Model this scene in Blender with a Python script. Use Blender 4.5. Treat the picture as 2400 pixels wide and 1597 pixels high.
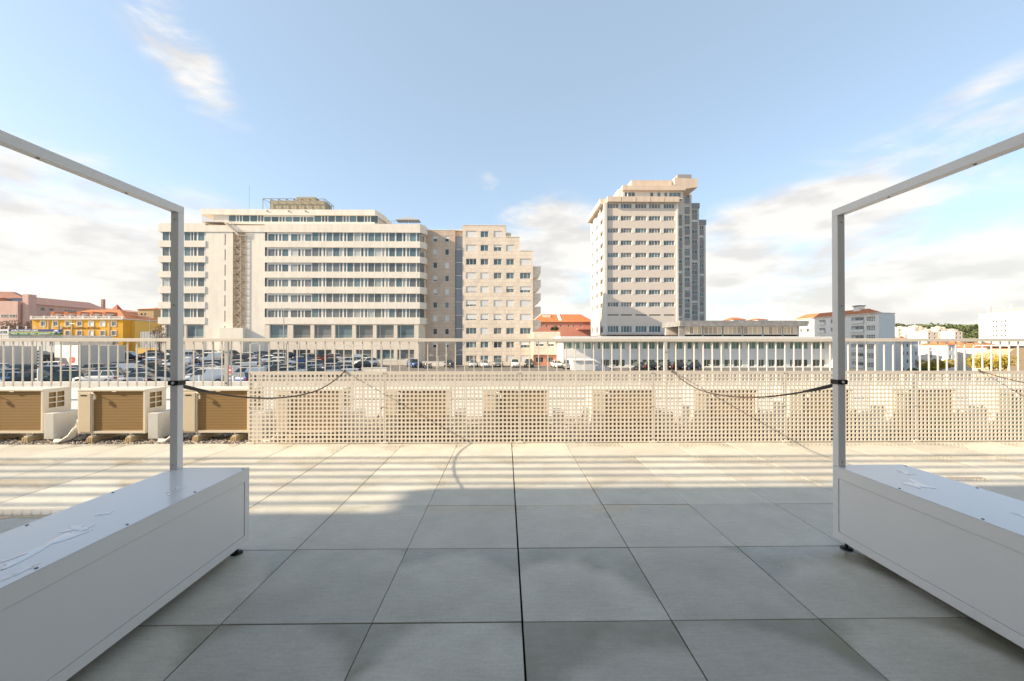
import bpy, bmesh, math, random
from mathutils import Vector, Matrix
R = math.radians
random.seed(7)

# ------------------------------------------------------------------ scene reset
for o in list(bpy.data.objects): bpy.data.objects.remove(o)
S = bpy.context.scene
COL = S.collection

# ------------------------------------------------------------------ camera
FPX, YAW, PITCH, CAMH = 977.35, 0.01494, 0.00599, 1.490      # focal length in photo pixels (2400 wide)
cam = bpy.data.cameras.new('camera'); camo = bpy.data.objects.new('camera', cam); COL.objects.link(camo)
cam.sensor_width = 36.0; cam.lens = FPX / 2400 * 36.0
cam.clip_start = 0.05; cam.clip_end = 6000
CAMR = Matrix.Rotation(-YAW, 3, 'Z') @ Matrix.Rotation(math.pi/2 + PITCH, 3, 'X')
camo.matrix_world = Matrix.Translation((0, 0, CAMH)) @ CAMR.to_4x4()
S.camera = camo
def at(px, py, Y):
    "point of the photograph's ray (px, py) on the upright plane y = Y"
    d = CAMR @ Vector(((px-1200)/FPX, (798.5-py)/FPX, -1.0))
    t = Y / d.y
    return Vector((d.x*t, Y, CAMH + d.z*t))
def gx(px, Y): return at(px, 800, Y).x
def gz(py, Y, px=1200): return at(px, py, Y).z

# ------------------------------------------------------------------ sun + sky + exposure
SUN_DIR = Vector((1.95, 0.42, -1.0)).normalized()
SUN_EL = math.asin(-SUN_DIR.z); SUN_AZ = math.atan2(-SUN_DIR.x, -SUN_DIR.y)
sl = bpy.data.lights.new('sun', 'SUN'); sl.energy = 3.7; sl.angle = R(0.53); sl.color = (1.0, 0.83, 0.615)
so = bpy.data.objects.new('sun', sl); COL.objects.link(so)
so.rotation_euler = SUN_DIR.to_track_quat('-Z', 'Y').to_euler(); so.location = (-40, -30, 60)

W = bpy.data.worlds.new('World'); S.world = W; W.use_nodes = True
nt = W.node_tree; nt.nodes.clear()
def N(tree, typ, **kw):
    n = tree.nodes.new(typ)
    for k, v in kw.items(): setattr(n, k, v)
    return n
def world_math(op, a, b=None, c=None, clamp=False):
    n = N(nt, 'ShaderNodeMath', operation=op, use_clamp=clamp)
    for i, v in enumerate((a, b, c)):
        if v is None: continue
        if isinstance(v, (int, float)): n.inputs[i].default_value = v
        else: nt.links.new(v, n.inputs[i])
    return n.outputs[0]
sky = N(nt, 'ShaderNodeTexSky', sky_type='NISHITA'); sky.sun_disc = False
sky.sun_elevation = SUN_EL; sky.sun_rotation = SUN_AZ % (2*math.pi)
sky.altitude = 60; sky.air_density = 0.9; sky.dust_density = 1.0; sky.ozone_density = 1.0
tc = N(nt, 'ShaderNodeTexCoord'); sep = N(nt, 'ShaderNodeSeparateXYZ'); nt.links.new(tc.outputs['Generated'], sep.inputs[0])
dx, dy, dz = sep.outputs
az = world_math('ARCTAN2', dx, dy); el = world_math('ARCSINE', dz)
# clouds live in azimuth / elevation; streaked along a slant, flatter close to the horizon
comb = N(nt, 'ShaderNodeCombineXYZ'); nt.links.new(az, comb.inputs[0]); nt.links.new(el, comb.inputs[1])
mp = N(nt, 'ShaderNodeMapping'); mp.inputs['Rotation'].default_value = (0, 0, R(-14)); mp.inputs['Scale'].default_value = (2.2, 6.0, 1)
nt.links.new(comb.outputs[0], mp.inputs[0])
nz = N(nt, 'ShaderNodeTexNoise'); nz.inputs['Scale'].default_value = 1.9; nz.inputs['Detail'].default_value = 9; nz.inputs['Roughness'].default_value = 0.61
nz.inputs['Distortion'].default_value = 0.5; nt.links.new(mp.outputs[0], nz.inputs['Vector'])
nz2 = N(nt, 'ShaderNodeTexNoise'); nz2.inputs['Scale'].default_value = 3.4; nz2.inputs['Detail'].default_value = 5
nt.links.new(mp.outputs[0], nz2.inputs['Vector'])
CLOUDS = [  # azimuth, elevation, spread, spread, tilt, weight: the banks seen over the roofs and their kin all round
    (-46, 8, 16, 7, 0, .78), (-50, 15, 8, 4, 0, .50), (-39.5, 31, 11, 3.2, 50, .46), (4, 10.5, 11, 7, -8, .80), (-2, 20.5, 2.5, 1.5, 40, .30),
    (37, 14, 15, 4.2, -14, .72), (29, 8.5, 14, 3.4, -10, .62), (47, 6.0, 16, 3.6, -8, .70), (46, 21, 9, 1.6, -18, .36), (-20, 5, 16, 5, 0, .50),
    (80, 16, 18, 6, -10, .55), (-85, 14, 18, 8, 5, .55), (120, 22, 25, 7, 0, .5), (-130, 26, 22, 7, 0, .45), (170, 15, 30, 6, 0, .5), (75, 45, 20, 4, 20, .35), (-70, 50, 18, 4, -30, .35)]
cov = None
for (a, e, ra, re, tilt, w) in CLOUDS:
    da = world_math('SUBTRACT', az, R(a)); de = world_math('SUBTRACT', el, R(e))
    ct, st = math.cos(R(tilt)), math.sin(R(tilt))
    u = world_math('SUBTRACT', world_math('MULTIPLY', da, ct), world_math('MULTIPLY', de, st))
    v = world_math('ADD', world_math('MULTIPLY', da, st), world_math('MULTIPLY', de, ct))
    q = world_math('ADD', world_math('POWER', world_math('MULTIPLY', u, 1/R(ra)), 2), world_math('POWER', world_math('MULTIPLY', v, 1/R(re)), 2))
    g = world_math('MULTIPLY', world_math('EXPONENT', world_math('MULTIPLY', q, -1.0)), w)
    cov = g if cov is None else world_math('MAXIMUM', cov, g)
hz = world_math('MULTIPLY', world_math('EXPONENT', world_math('MULTIPLY', world_math('ABSOLUTE', el), -8.0)), 0.42)
base = world_math('ADD', cov, hz); gate = world_math('MULTIPLY', base, 3.0, clamp=True)
dens = world_math('ADD', base, world_math('MULTIPLY', world_math('MULTIPLY', world_math('SUBTRACT', nz.outputs[0], 0.5), 1.75), gate))
mr = N(nt, 'ShaderNodeMapRange', interpolation_type='SMOOTHSTEP'); mr.inputs['From Min'].default_value = 0.12; mr.inputs['From Max'].default_value = 0.62
nt.links.new(dens, mr.inputs[0])
cmask = world_math('MULTIPLY', mr.outputs[0], 0.90)
shade = N(nt, 'ShaderNodeMapRange', interpolation_type='SMOOTHSTEP'); shade.inputs['From Min'].default_value = 0.42; shade.inputs['From Max'].default_value = 0.62
nt.links.new(nz2.outputs[0], shade.inputs[0])
ccol = N(nt, 'ShaderNodeMix', data_type='RGBA')
CL_LIT = (3.25, 3.10, 2.88, 1); CL_DIM = (2.50, 2.38, 2.26, 1)
ccol.inputs['A'].default_value = CL_LIT; ccol.inputs['B'].default_value = CL_DIM
nt.links.new(world_math('MULTIPLY', shade.outputs[0], 0.9), ccol.inputs['Factor'])
smix = N(nt, 'ShaderNodeMix', data_type='RGBA'); nt.links.new(cmask, smix.inputs['Factor'])
# thin high veil that pales the blue, the same all round
veil = N(nt, 'ShaderNodeMix', data_type='RGBA'); veil.inputs['Factor'].default_value = 0.50; veil.inputs['B'].default_value = (1.72, 2.10, 2.28, 1)
nt.links.new(sky.outputs[0], veil.inputs['A']); nt.links.new(veil.outputs['Result'], smix.inputs['A']); nt.links.new(ccol.outputs['Result'], smix.inputs['B'])
bg = N(nt, 'ShaderNodeBackground'); bg.inputs['Strength'].default_value = 0.12
nt.links.new(smix.outputs['Result'], bg.inputs['Color'])
wo = N(nt, 'ShaderNodeOutputWorld'); nt.links.new(bg.outputs[0], wo.inputs[0])
vs = S.view_settings; vs.view_transform = 'Standard'; vs.look = 'None'; vs.gamma = 1.0; vs.use_curve_mapping = False
vs.exposure = 1.46

# ------------------------------------------------------------------ materials
MATS = {}
def mat(name, col, rough=0.6, metal=0.0, spec=0.5, var=0.0, grain=0.0, gscale=8.0, streak=0.0, bump=0.0, bscale=60.0, objcol=False, coat=0.0, trans=0.0, ior=1.45, rvar=0.0, emit=None):
    if name in MATS: return MATS[name]
    m = bpy.data.materials.new(name); m.use_nodes = True; t = m.node_tree; b = t.nodes['Principled BSDF']
    b.inputs['Base Color'].default_value = (*col, 1); b.inputs['Roughness'].default_value = rough; b.inputs['Metallic'].default_value = metal
    b.inputs['Specular IOR Level'].default_value = spec; b.inputs['Coat Weight'].default_value = coat
    b.inputs['Transmission Weight'].default_value = trans; b.inputs['IOR'].default_value = ior
    if coat: b.inputs['Coat Roughness'].default_value = 0.05
    src = None
    oi = N(t, 'ShaderNodeObjectInfo')
    tcx = N(t, 'ShaderNodeTexCoord')
    if objcol: src = oi.outputs['Color']
    def mul(src, fac_out):
        mx = N(t, 'ShaderNodeMix', data_type='RGBA', blend_type='MULTIPLY'); mx.inputs['Factor'].default_value = 1
        if src is None: mx.inputs['A'].default_value = (*col, 1)
        else: t.links.new(src, mx.inputs['A'])
        t.links.new(fac_out, mx.inputs['B']); return mx.outputs['Result']
    def rng(out, lo, hi, a=0.0, b2=1.0):
        r = N(t, 'ShaderNodeMapRange'); r.inputs['From Min'].default_value = a; r.inputs['From Max'].default_value = b2
        r.inputs['To Min'].default_value = lo; r.inputs['To Max'].default_value = hi; t.links.new(out, r.inputs[0]); return r.outputs[0]
    if var: src = mul(src, rng(oi.outputs['Random'], 1-var, 1+var))
    if grain:
        n = N(t, 'ShaderNodeTexNoise'); n.inputs['Scale'].default_value = gscale; n.inputs['Detail'].default_value = 6; n.inputs['Roughness'].default_value = 0.65
        t.links.new(tcx.outputs['Object'], n.inputs['Vector']); src = mul(src, rng(n.outputs[0], 1-grain, 1+grain, 0.3, 0.7))
    if streak:
        mpp = N(t, 'ShaderNodeMapping'); mpp.inputs['Scale'].default_value = (.5, .5, 0.05); t.links.new(tcx.outputs['Object'], mpp.inputs[0])
        n = N(t, 'ShaderNodeTexNoise'); n.inputs['Scale'].default_value = 2.2; n.inputs['Detail'].default_value = 5; t.links.new(mpp.outputs[0], n.inputs['Vector'])
        src = mul(src, rng(n.outputs[0], 1-streak, 1+streak*0.5, 0.35, 0.65))
    if src is not None: t.links.new(src, b.inputs['Base Color'])
    if rvar:
        n = N(t, 'ShaderNodeTexNoise'); n.inputs['Scale'].default_value = 6; t.links.new(tcx.outputs['Object'], n.inputs['Vector'])
        t.links.new(rng(n.outputs[0], max(0.02, rough-rvar), min(1, rough+rvar), 0.3, 0.7), b.inputs['Roughness'])
    if bump:
        n = N(t, 'ShaderNodeTexNoise'); n.inputs['Scale'].default_value = bscale; n.inputs['Detail'].default_value = 4; t.links.new(tcx.outputs['Object'], n.inputs['Vector'])
        bp = N(t, 'ShaderNodeBump'); bp.inputs['Strength'].default_value = bump; bp.inputs['Distance'].default_value = 0.02
        t.links.new(n.outputs[0], bp.inputs['Height']); t.links.new(bp.outputs[0], b.inputs['Normal'])
    if emit: b.inputs['Emission Color'].default_value = (*emit[0], 1); b.inputs['Emission Strength'].default_value = emit[1]
    MATS[name] = m; return m

# ------------------------------------------------------------------ mesh building
class MB:
    def __init__(s): s.v = []; s.f = []; s.m = []
    def poly(s, pts, mi=0):
        k = len(s.v); s.v += [tuple(p) for p in pts]; s.f.append(tuple(range(k, k+len(pts)))); s.m.append(mi); return s
    def box(s, x0, x1, y0, y1, z0, z1, mi=0, M=None):
        p = [Vector((x, y, z)) for z in (z0, z1) for (x, y) in ((x0, y0), (x1, y0), (x1, y1), (x0, y1))]
        if M is not None: p = [M @ q for q in p]
        k = len(s.v); s.v += [tuple(q) for q in p]
        for f in ((0,3,2,1), (4,5,6,7), (0,1,5,4), (1,2,6,5), (2,3,7,6), (3,0,4,7)): s.f.append(tuple(k+i for i in f)); s.m.append(mi)
        return s
    def bar(s, a, b, w, h=None, mi=0, up=Vector((0,0,1))):
        "square bar from a to b"
        a, b = Vector(a), Vector(b); h = w if h is None else h; d = (b-a).normalized()
        if abs(d.dot(up)) > .98: up = Vector((0,1,0))
        x = d.cross(up).normalized(); y = x.cross(d)
        k = len(s.v)
        for p in (a, b):
            for (i, j) in ((-1,-1), (1,-1), (1,1), (-1,1)): s.v.append(tuple(p + x*(i*w/2) + y*(j*h/2)))
        for f in ((0,1,2,3), (7,6,5,4), (0,4,5,1), (1,5,6,2), (2,6,7,3), (3,7,4,0)): s.f.append(tuple(k+i for i in f)); s.m.append(mi)
        return s
    def tube(s, pts, r, n=8, mi=0, caps=True):
        pts = [Vector(p) for p in pts]; rr = r if isinstance(r, (list, tuple)) else [r]*len(pts)
        k0 = len(s.v); prev = None
        for i, p in enumerate(pts):
            d = (pts[min(i+1, len(pts)-1)] - pts[max(i-1, 0)]).normalized()
            up = Vector((0,0,1)) if abs(d.z) < .95 else Vector((1,0,0))
            if prev is not None: up = prev
            x = d.cross(up).normalized(); y = x.cross(d).normalized(); prev = y
            for j in range(n):
                a = 2*math.pi*j/n; s.v.append(tuple(p + (x*math.cos(a) + y*math.sin(a))*rr[i]))
        for i in range(len(pts)-1):
            for j in range(n):
                a = k0+i*n+j; b = k0+i*n+(j+1) % n; s.f.append((a, b, b+n, a+n)); s.m.append(mi)
        if caps:
            s.f.append(tuple(k0+j for j in reversed(range(n)))); s.m.append(mi)
            e = k0+(len(pts)-1)*n; s.f.append(tuple(e+j for j in range(n))); s.m.append(mi)
        return s
    def prism(s, poly, y0, y1, mi=0, axis='y'):
        "closed outline (u, v) swept from y0 to y1 along y (u = x, v = z), along x (u = y, v = z) or along z (u = x, v = y)"
        P = {'y': lambda u, v, t: (u, t, v), 'x': lambda u, v, t: (t, u, v), 'z': lambda u, v, t: (u, v, t)}[axis]
        n = len(poly); k = len(s.v)
        s.v += [P(u, v, y0) for u, v in poly] + [P(u, v, y1) for u, v in poly]
        s.f.append(tuple(k+i for i in range(n))); s.f.append(tuple(k+n+i for i in reversed(range(n)))); s.m += [mi, mi]
        for i in range(n):
            j = (i+1) % n; s.f.append((k+i, k+n+i, k+n+j, k+j)); s.m.append(mi)
        return s
    def mesh(s, name, mats, smooth=False, fix=True):
        me = bpy.data.meshes.new(name); me.from_pydata(s.v, [], s.f)
        for m in (mats if isinstance(mats, (list, tuple)) else [mats]): me.materials.append(m)
        if any(s.m): me.polygons.foreach_set('material_index', s.m)
        if smooth: me.polygons.foreach_set('use_smooth', [True]*len(me.polygons))
        me.update()
        if fix:
            bm = bmesh.new(); bm.from_mesh(me); bmesh.ops.recalc_face_normals(bm, faces=bm.faces); bm.to_mesh(me); bm.free()
        return me
    def build(s, name, mats, parent=None, smooth=False, loc=None, fix=True):
        return put(name, s.mesh(name, mats, smooth, fix), parent, loc)
def put(name, me, parent=None, loc=None, rotz=0.0, col=None):
    o = bpy.data.objects.new(name, me); COL.objects.link(o)
    if parent is not None: o.parent = parent
    if loc is not None: o.location = loc
    if rotz: o.rotation_euler = (0, 0, rotz)
    if col is not None: o.color = (*col, 1)
    return o
def tag(o, label=None, cat=None, group=None, kind=None):
    if label: o['label'] = label
    if cat: o['category'] = cat
    if group: o['group'] = group
    if kind: o['kind'] = kind
    return o
def thing(name, label, cat, loc=(0,0,0), rotz=0.0, group=None):
    o = bpy.data.objects.new(name, None); COL.objects.link(o); o.location = loc; o.rotation_euler = (0, 0, rotz)
    return tag(o, label, cat, group)
def copy_tree(o, parent=None):
    c = o.copy(); COL.objects.link(c); c.parent = parent
    for ch in list(o.children): copy_tree(ch, c)
    return c
def bevel_mesh(me, w, seg=2):
    bm = bmesh.new(); bm.from_mesh(me); bmesh.ops.remove_doubles(bm, verts=bm.verts, dist=1e-5)
    bmesh.ops.recalc_face_normals(bm, faces=bm.faces)
    bmesh.ops.bevel(bm, geom=[e for e in bm.edges if len(e.link_faces) == 2 and e.calc_face_angle(0) > .5], offset=w, segments=seg, affect='EDGES', profile=.6)
    bm.to_mesh(me); bm.free(); return me
def text_mesh(name, txt, size, material, bold=0.0, extrude=0.01, align='LEFT', width=None):
    cu = bpy.data.curves.new(name, 'FONT'); cu.body = txt; cu.size = size; cu.extrude = extrude; cu.align_x = align; cu.offset = bold
    o = bpy.data.objects.new(name, cu); COL.objects.link(o)
    dg = bpy.context.evaluated_depsgraph_get(); me = bpy.data.meshes.new_from_object(o.evaluated_get(dg)); me.name = name
    bpy.data.objects.remove(o); bpy.data.curves.remove(cu)
    xs = [v.co.x for v in me.vertices]
    if width and xs:
        k = width/(max(xs)-min(xs))
        for v in me.vertices: v.co.x = (v.co.x-min(xs))*k
    me.materials.clear(); me.materials.append(material); return me
def text_on(name, me, parent, loc, rotz=0.0):
    "lettering standing upright, facing -y before rotz"
    o = put(name, me, parent, loc); o.rotation_euler = (R(90), 0, rotz); return o

# ================================================================== TERRACE
TS = 0.8; TX0 = 0.0889; TY0 = 2.2367
GROUND = -3.4
def tile_material():
    m = bpy.data.materials.new('porcelain_tile'); m.use_nodes = True; t = m.node_tree; b = t.nodes['Principled BSDF']; L = t.links.new
    tcx = N(t, 'ShaderNodeTexCoord'); oi = N(t, 'ShaderNodeObjectInfo')
    geo = N(t, 'ShaderNodeNewGeometry')
    def M(op, a, b2=None, clamp=False):
        n = N(t, 'ShaderNodeMath', operation=op, use_clamp=clamp)
        for i, v in enumerate((a, b2)):
            if v is None: continue
            if isinstance(v, (int, float)): n.inputs[i].default_value = v
            else: L(v, n.inputs[i])
        return n.outputs[0]
    def rng(o, a, b2, lo, hi, smooth=True):
        r = N(t, 'ShaderNodeMapRange', interpolation_type='SMOOTHSTEP' if smooth else 'LINEAR')
        for k, v in zip(('From Min', 'From Max', 'To Min', 'To Max'), (a, b2, lo, hi)): r.inputs[k].default_value = v
        L(o, r.inputs[0]); return r.outputs[0]
    def noise(scale, detail, vec, rough=.6):
        n = N(t, 'ShaderNodeTexNoise'); n.inputs['Scale'].default_value = scale; n.inputs['Detail'].default_value = detail; n.inputs['Roughness'].default_value = rough
        L(vec, n.inputs['Vector']); return n.outputs[0]
    pos = geo.outputs['Position']
    cloud = noise(3.1, 6, pos); fine = noise(55, 5, pos, .7)
    st = N(t, 'ShaderNodeMapping'); st.inputs['Scale'].default_value = (5, 38, 5); st.inputs['Rotation'].default_value = (0, 0, R(6)); L(pos, st.inputs[0])
    veins = noise(1.6, 6, st.outputs[0])
    sp = N(t, 'ShaderNodeSeparateXYZ'); L(tcx.outputs['Object'], sp.inputs[0])
    x, y, _ = sp.outputs
    rnd = oi.outputs['Random']; rnd2 = M('FRACT', M('MULTIPLY', rnd, 7.31)); rnd3 = M('FRACT', M('MULTIPLY', rnd, 23.7))
    xc = M('SUBTRACT', x, M('MULTIPLY', M('SUBTRACT', rnd2, .5), .36))
    damp_shade0 = N(t, 'ShaderNodeSeparateXYZ'); L(pos, damp_shade0.inputs[0])
    edge = M('ADD', M('SUBTRACT', M('SUBTRACT', M('ADD', .16, M('MULTIPLY', rnd, .42)), rng(damp_shade0.outputs[1], 1.4, 2.8, .16, 0)), M('MULTIPLY', M('MULTIPLY', xc, xc), M('ADD', .9, rnd3))), M('MULTIPLY', M('SUBTRACT', noise(2.4, 2.5, pos), .5), .34))
    wet = rng(M('SUBTRACT', y, edge), -.08, .10, 0, 1)
    moss = M('MULTIPLY', wet, rng(noise(2.0, 4, pos), .42, .68, 0, 1))
    c0 = N(t, 'ShaderNodeMix', data_type='RGBA'); c0.inputs['A'].default_value = (.50, .478, .41, 1); c0.inputs['B'].default_value = (.68, .655, .57, 1)
    L(M('SUBTRACT', M('ADD', M('MULTIPLY', cloud, 1.5), M('MULTIPLY', veins, 1.3)), .95), c0.inputs['Factor'])
    def mulc(src, f):
        n = N(t, 'ShaderNodeMix', data_type='RGBA', blend_type='MULTIPLY'); n.inputs['Factor'].default_value = 1; L(src, n.inputs['A']); L(f, n.inputs['B']); return n.outputs['Result']
    c = mulc(c0.outputs['Result'], rng(fine, .3, .7, .89, 1.09, False))
    c = mulc(c, rng(rnd3, 0, 1, .88, 1.08, False))
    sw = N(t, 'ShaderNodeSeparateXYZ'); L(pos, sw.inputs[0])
    damp_shade = rng(sw.outputs[1], 1.9, 4.4, 1, 0)          # stronger towards the camera: damp stains plus house shade painted into the colour
    c = mulc(c, M('SUBTRACT', 1.0, M('MULTIPLY', wet, M('ADD', .05, M('MULTIPLY', damp_shade, .20)))))
    c = mulc(c, rng(M('MULTIPLY', damp_shade, noise(1.1, 4, pos)), .12, .62, 1, .78))  # overall darkening of the near rows: shade put into the tile colour
    mm = N(t, 'ShaderNodeMix', data_type='RGBA'); L(M('MULTIPLY', M('ADD', M('MULTIPLY', wet, .34), M('MULTIPLY', moss, .42)), M('ADD', .22, M('MULTIPLY', damp_shade, .78))), mm.inputs['Factor']); L(c, mm.inputs['A']); mm.inputs['B'].default_value = (.20, .185, .105, 1)
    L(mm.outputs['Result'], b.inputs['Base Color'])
    L(M('SUBTRACT', .48, M('MULTIPLY', wet, M('SUBTRACT', .38, M('MULTIPLY', damp_shade, .20)))), b.inputs['Roughness'])
    b.inputs['Specular IOR Level'].default_value = .5
    bp = N(t, 'ShaderNodeBump'); bp.inputs['Distance'].default_value = .004; L(rng(wet, 0, 1, .16, .02, False), bp.inputs['Strength']); L(M('ADD', fine, M('MULTIPLY', veins, .6)), bp.inputs['Height']); L(bp.outputs[0], b.inputs['Normal'])
    return m
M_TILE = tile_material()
M_SUB = mat('dark_substrate', (.016, .015, .014), .9)
floor = tag(MB().box(-16, 16, -3.2, 6.24, -.25, -.045).build('terrace_floor', M_SUB), kind='structure')
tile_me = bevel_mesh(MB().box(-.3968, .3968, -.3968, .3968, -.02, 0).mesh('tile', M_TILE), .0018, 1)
rt = random.Random(3)
for k in range(-3, 5):
    for i in range(-13, 12):
        x = TX0 + (i+.5)*TS + (.0025 if i >= 0 else -.0025 if i == -1 else 0); y = TY0 + (k+.5)*TS
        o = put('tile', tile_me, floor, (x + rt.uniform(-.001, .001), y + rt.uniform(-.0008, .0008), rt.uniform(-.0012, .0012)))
        o.rotation_euler = (rt.uniform(-.0008, .0008), rt.uniform(-.0008, .0008), rt.uniform(-.0005, .0005))
YG0, YG1 = 6.24, 8.5
gravel_bed = tag(MB().box(-16, 16, YG0+.003, YG1, -.25, -.05).build('gravel_bed', mat('gravel_dust', (.13, .115, .10), .95, grain=.4, gscale=60, bump=.8, bscale=120)), kind='structure')
# pebbles: nobody could count them
def pebbles():
    r = random.Random(11); V = []; F = []; base = [(1,0,0), (0,1,0), (-1,0,0), (0,-1,0), (0,0,1), (0,0,-1)]
    tri = [(0,1,4), (1,2,4), (2,3,4), (3,0,4), (1,0,5), (2,1,5), (3,2,5), (0,3,5)]
    for n in range(36000):
        if n < 22000: x = r.uniform(-9.5, 9.5); y = YG0 + .014 + r.random()**1.3*.6
        else: x = r.uniform(-10, 10); y = r.uniform(YG0+.5, YG1)
        s = r.uniform(.010, .021); a = r.uniform(0, 6.28); ca, sa = math.cos(a), math.sin(a); k = len(V)
        sx, sy, sz = s*r.uniform(.8, 1.4), s*r.uniform(.7, 1.1), s*r.uniform(.5, .85); tz = r.uniform(-.3, .3)
        z = -.034 + r.random()*.024
        for (u, v, w) in base:
            u *= sx*r.uniform(.8, 1.2); v *= sy*r.uniform(.8, 1.2); w *= sz; w += u*tz
            V.append((x + u*ca - v*sa, max(y + u*sa + v*ca, YG0+.004), z + w))
        F += [(k+p, k+q, k+w2) for p, q, w2 in tri]
    me = bpy.data.meshes.new('gravel'); me.from_pydata(V, [], F); me.update()
    m = bpy.data.materials.new('pebble'); m.use_nodes = True; t = m.node_tree; b = t.nodes['Principled BSDF']
    g = N(t, 'ShaderNodeNewGeometry'); cr = N(t, 'ShaderNodeValToRGB'); t.links.new(g.outputs['Random Per Island'], cr.inputs[0])
    e = cr.color_ramp.elements; e[0].color = (.12, .10, .09, 1); e[1].color = (.72, .66, .58, 1); cr.color_ramp.elements.new(.5).color = (.36, .32, .28, 1)
    t.links.new(cr.outputs[0], b.inputs['Base Color']); b.inputs['Roughness'].default_value = .8
    me.materials.append(m); return put('gravel', me)
tag(pebbles(), 'loose grey pebbles under the outdoor units at the tile edge', 'gravel', kind='stuff')
# flat white roof behind the railing and the block the terrace sits on
M_ROOFW = mat('white_membrane', (.56, .545, .51), .7, grain=.08, gscale=1.5)
roof = tag(MB().box(-60, 60, YG1, 15, -.30, -.055).build('roof', M_ROOFW), kind='structure')
mb = MB()
mb.box(-60, 60, 14.72, 15.02, -.05, .13); mb.box(-60, 60, YG1-.05, YG1+.03, -.25, .012)
mb.build('kerb', M_ROOFW, roof)
MB().box(-60, 60, 11.4, 11.52, -.052, -.03).build('gutter', mat('gutter_grey', (.18, .22, .26), .5), roof)
tag(MB().box(-60, 60, -14, 15.0, GROUND-.5, -.32).build('terrace_building', mat('render_cream', (.66, .62, .55), .8, grain=.08)), kind='structure')

# the house behind the camera: its slatted eaves throw the bands of shade over the tiles
M_WHITEWALL = mat('house_render', (.62, .60, .56), .8, grain=.05, gscale=2)
hs = thing('house', 'white house at the back of the terrace with slatted eaves', 'house', (0, -.5, 0))
def P(o, mb, name, m, **k):
    ob = mb.build(name, m, o, **k); ob.location = ob.location - Vector(o.location) if o.rotation_euler.z == 0 else ob.location; return ob
mb = MB(); xs = [-46, -30, -28, -22, -20, -14, -12, -7.5, -5.0, -1.6, 1.6, 5.0, 7.5, 9.0, 11.0, 16]
for k in range(len(xs)-1):
    if k % 2 == 0: mb.box(xs[k], xs[k+1], -.8, -.5, -.02, 5.98)
    else: mb.box(xs[k], xs[k+1], -.8, -.5, 2.3, 5.98)
P(hs, mb, 'wall', M_WHITEWALL)
M_GLASSD = mat('door_glass', (.05, .07, .08), .06, spec=.8)
for k in range(1, len(xs)-1, 2): P(hs, MB().box(xs[k]+.02, xs[k+1]-.02, -.70, -.66, 0, 2.28), 'glass_door', M_GLASSD)
sh = 0.42*6.1
mb = MB().box(-46, -12.75, -.8, 3.66-sh, 6.0, 6.2); mb.box(-12.745, 16, -.8, 4.27-sh, 6.0, 6.2)
P(hs, mb, 'roof', M_WHITEWALL)
M_WMETAL = mat('white_powder_coat', (.72, .72, .71), .34, spec=.5, grain=.03, gscale=3)
for yg in (5.46, 5.205, 4.945, 4.69, 4.44):
    P(hs, MB().box(-46, 16, yg-sh-.027, yg-sh+.027, 6.06, 6.12), 'slat', M_WMETAL)
for yg in (4.18, 3.92): P(hs, MB().box(-46, -12.8, yg-sh-.027, yg-sh+.027, 6.06, 6.12), 'slat', M_WMETAL)
for x in (-45.8, -37, -29, 15.8): P(hs, MB().box(x-.02, x+.02, 1.0, 2.97, 5.97, 6.05), 'bracket', M_WMETAL)

# ------------------------------------------------------------------ framed benches
M_BENCH = mat('bench_white', (.76, .745, .725), .30, spec=.5, grain=.02, gscale=1.3)
M_BENCHTOP = mat('bench_top_white', (.72, .73, .75), .19, spec=.6)
M_BLACK = mat('black_rubber', (.012, .012, .012), .5)
M_SCREW = mat('screw_steel', (.10, .10, .10), .35, metal=.6)
M_WATER = mat('rain_water', (.68, .71, .74), .04, spec=.6, coat=.5)
BY0, BY1, BZ0, BZ1 = .60, 3.052, .064, .590
BX0, BX1 = gx(399, BY1-.053), gx(585.5, BY1); BDX = gx(1964, BY1-.053) - BX0      # benches repeat every six tiles
def puddle_mesh(seed, L, w):
    r = random.Random(seed); n = 44; ph = [r.uniform(0, 6.28) for _ in range(6)]; am = [r.uniform(.1, .34) for _ in range(6)]; pts = []
    for i in range(n):
        a = 2*math.pi*i/n; k = 1 + sum(am[j]*math.sin((j+2)*a + ph[j]) for j in range(6)); k = max(k, .16)
        pts.append((w*k*math.cos(a), L*k*math.sin(a)))
    mb = MB(); V = []; rings = ((1.0, .0002), (.94, .0009), (.75, .0012))
    for s, z in rings: V += [(x*s if s == 1 else x*s, y*s, z) for x, y in pts]
    mb.v = V + [(0, 0, .0013)]
    for q in range(2):
        for i in range(n): j = (i+1) % n; mb.f.append((q*n+i, q*n+j, (q+1)*n+j, (q+1)*n+i)); mb.m.append(0)
    for i in range(n): mb.f.append((2*n+i, 2*n+(i+1) % n, 3*n)); mb.m.append(0)
    mb.f.append(tuple(reversed(range(n)))); mb.m.append(0)
    return mb.mesh('rain_puddle', M_WATER, smooth=True)
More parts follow.
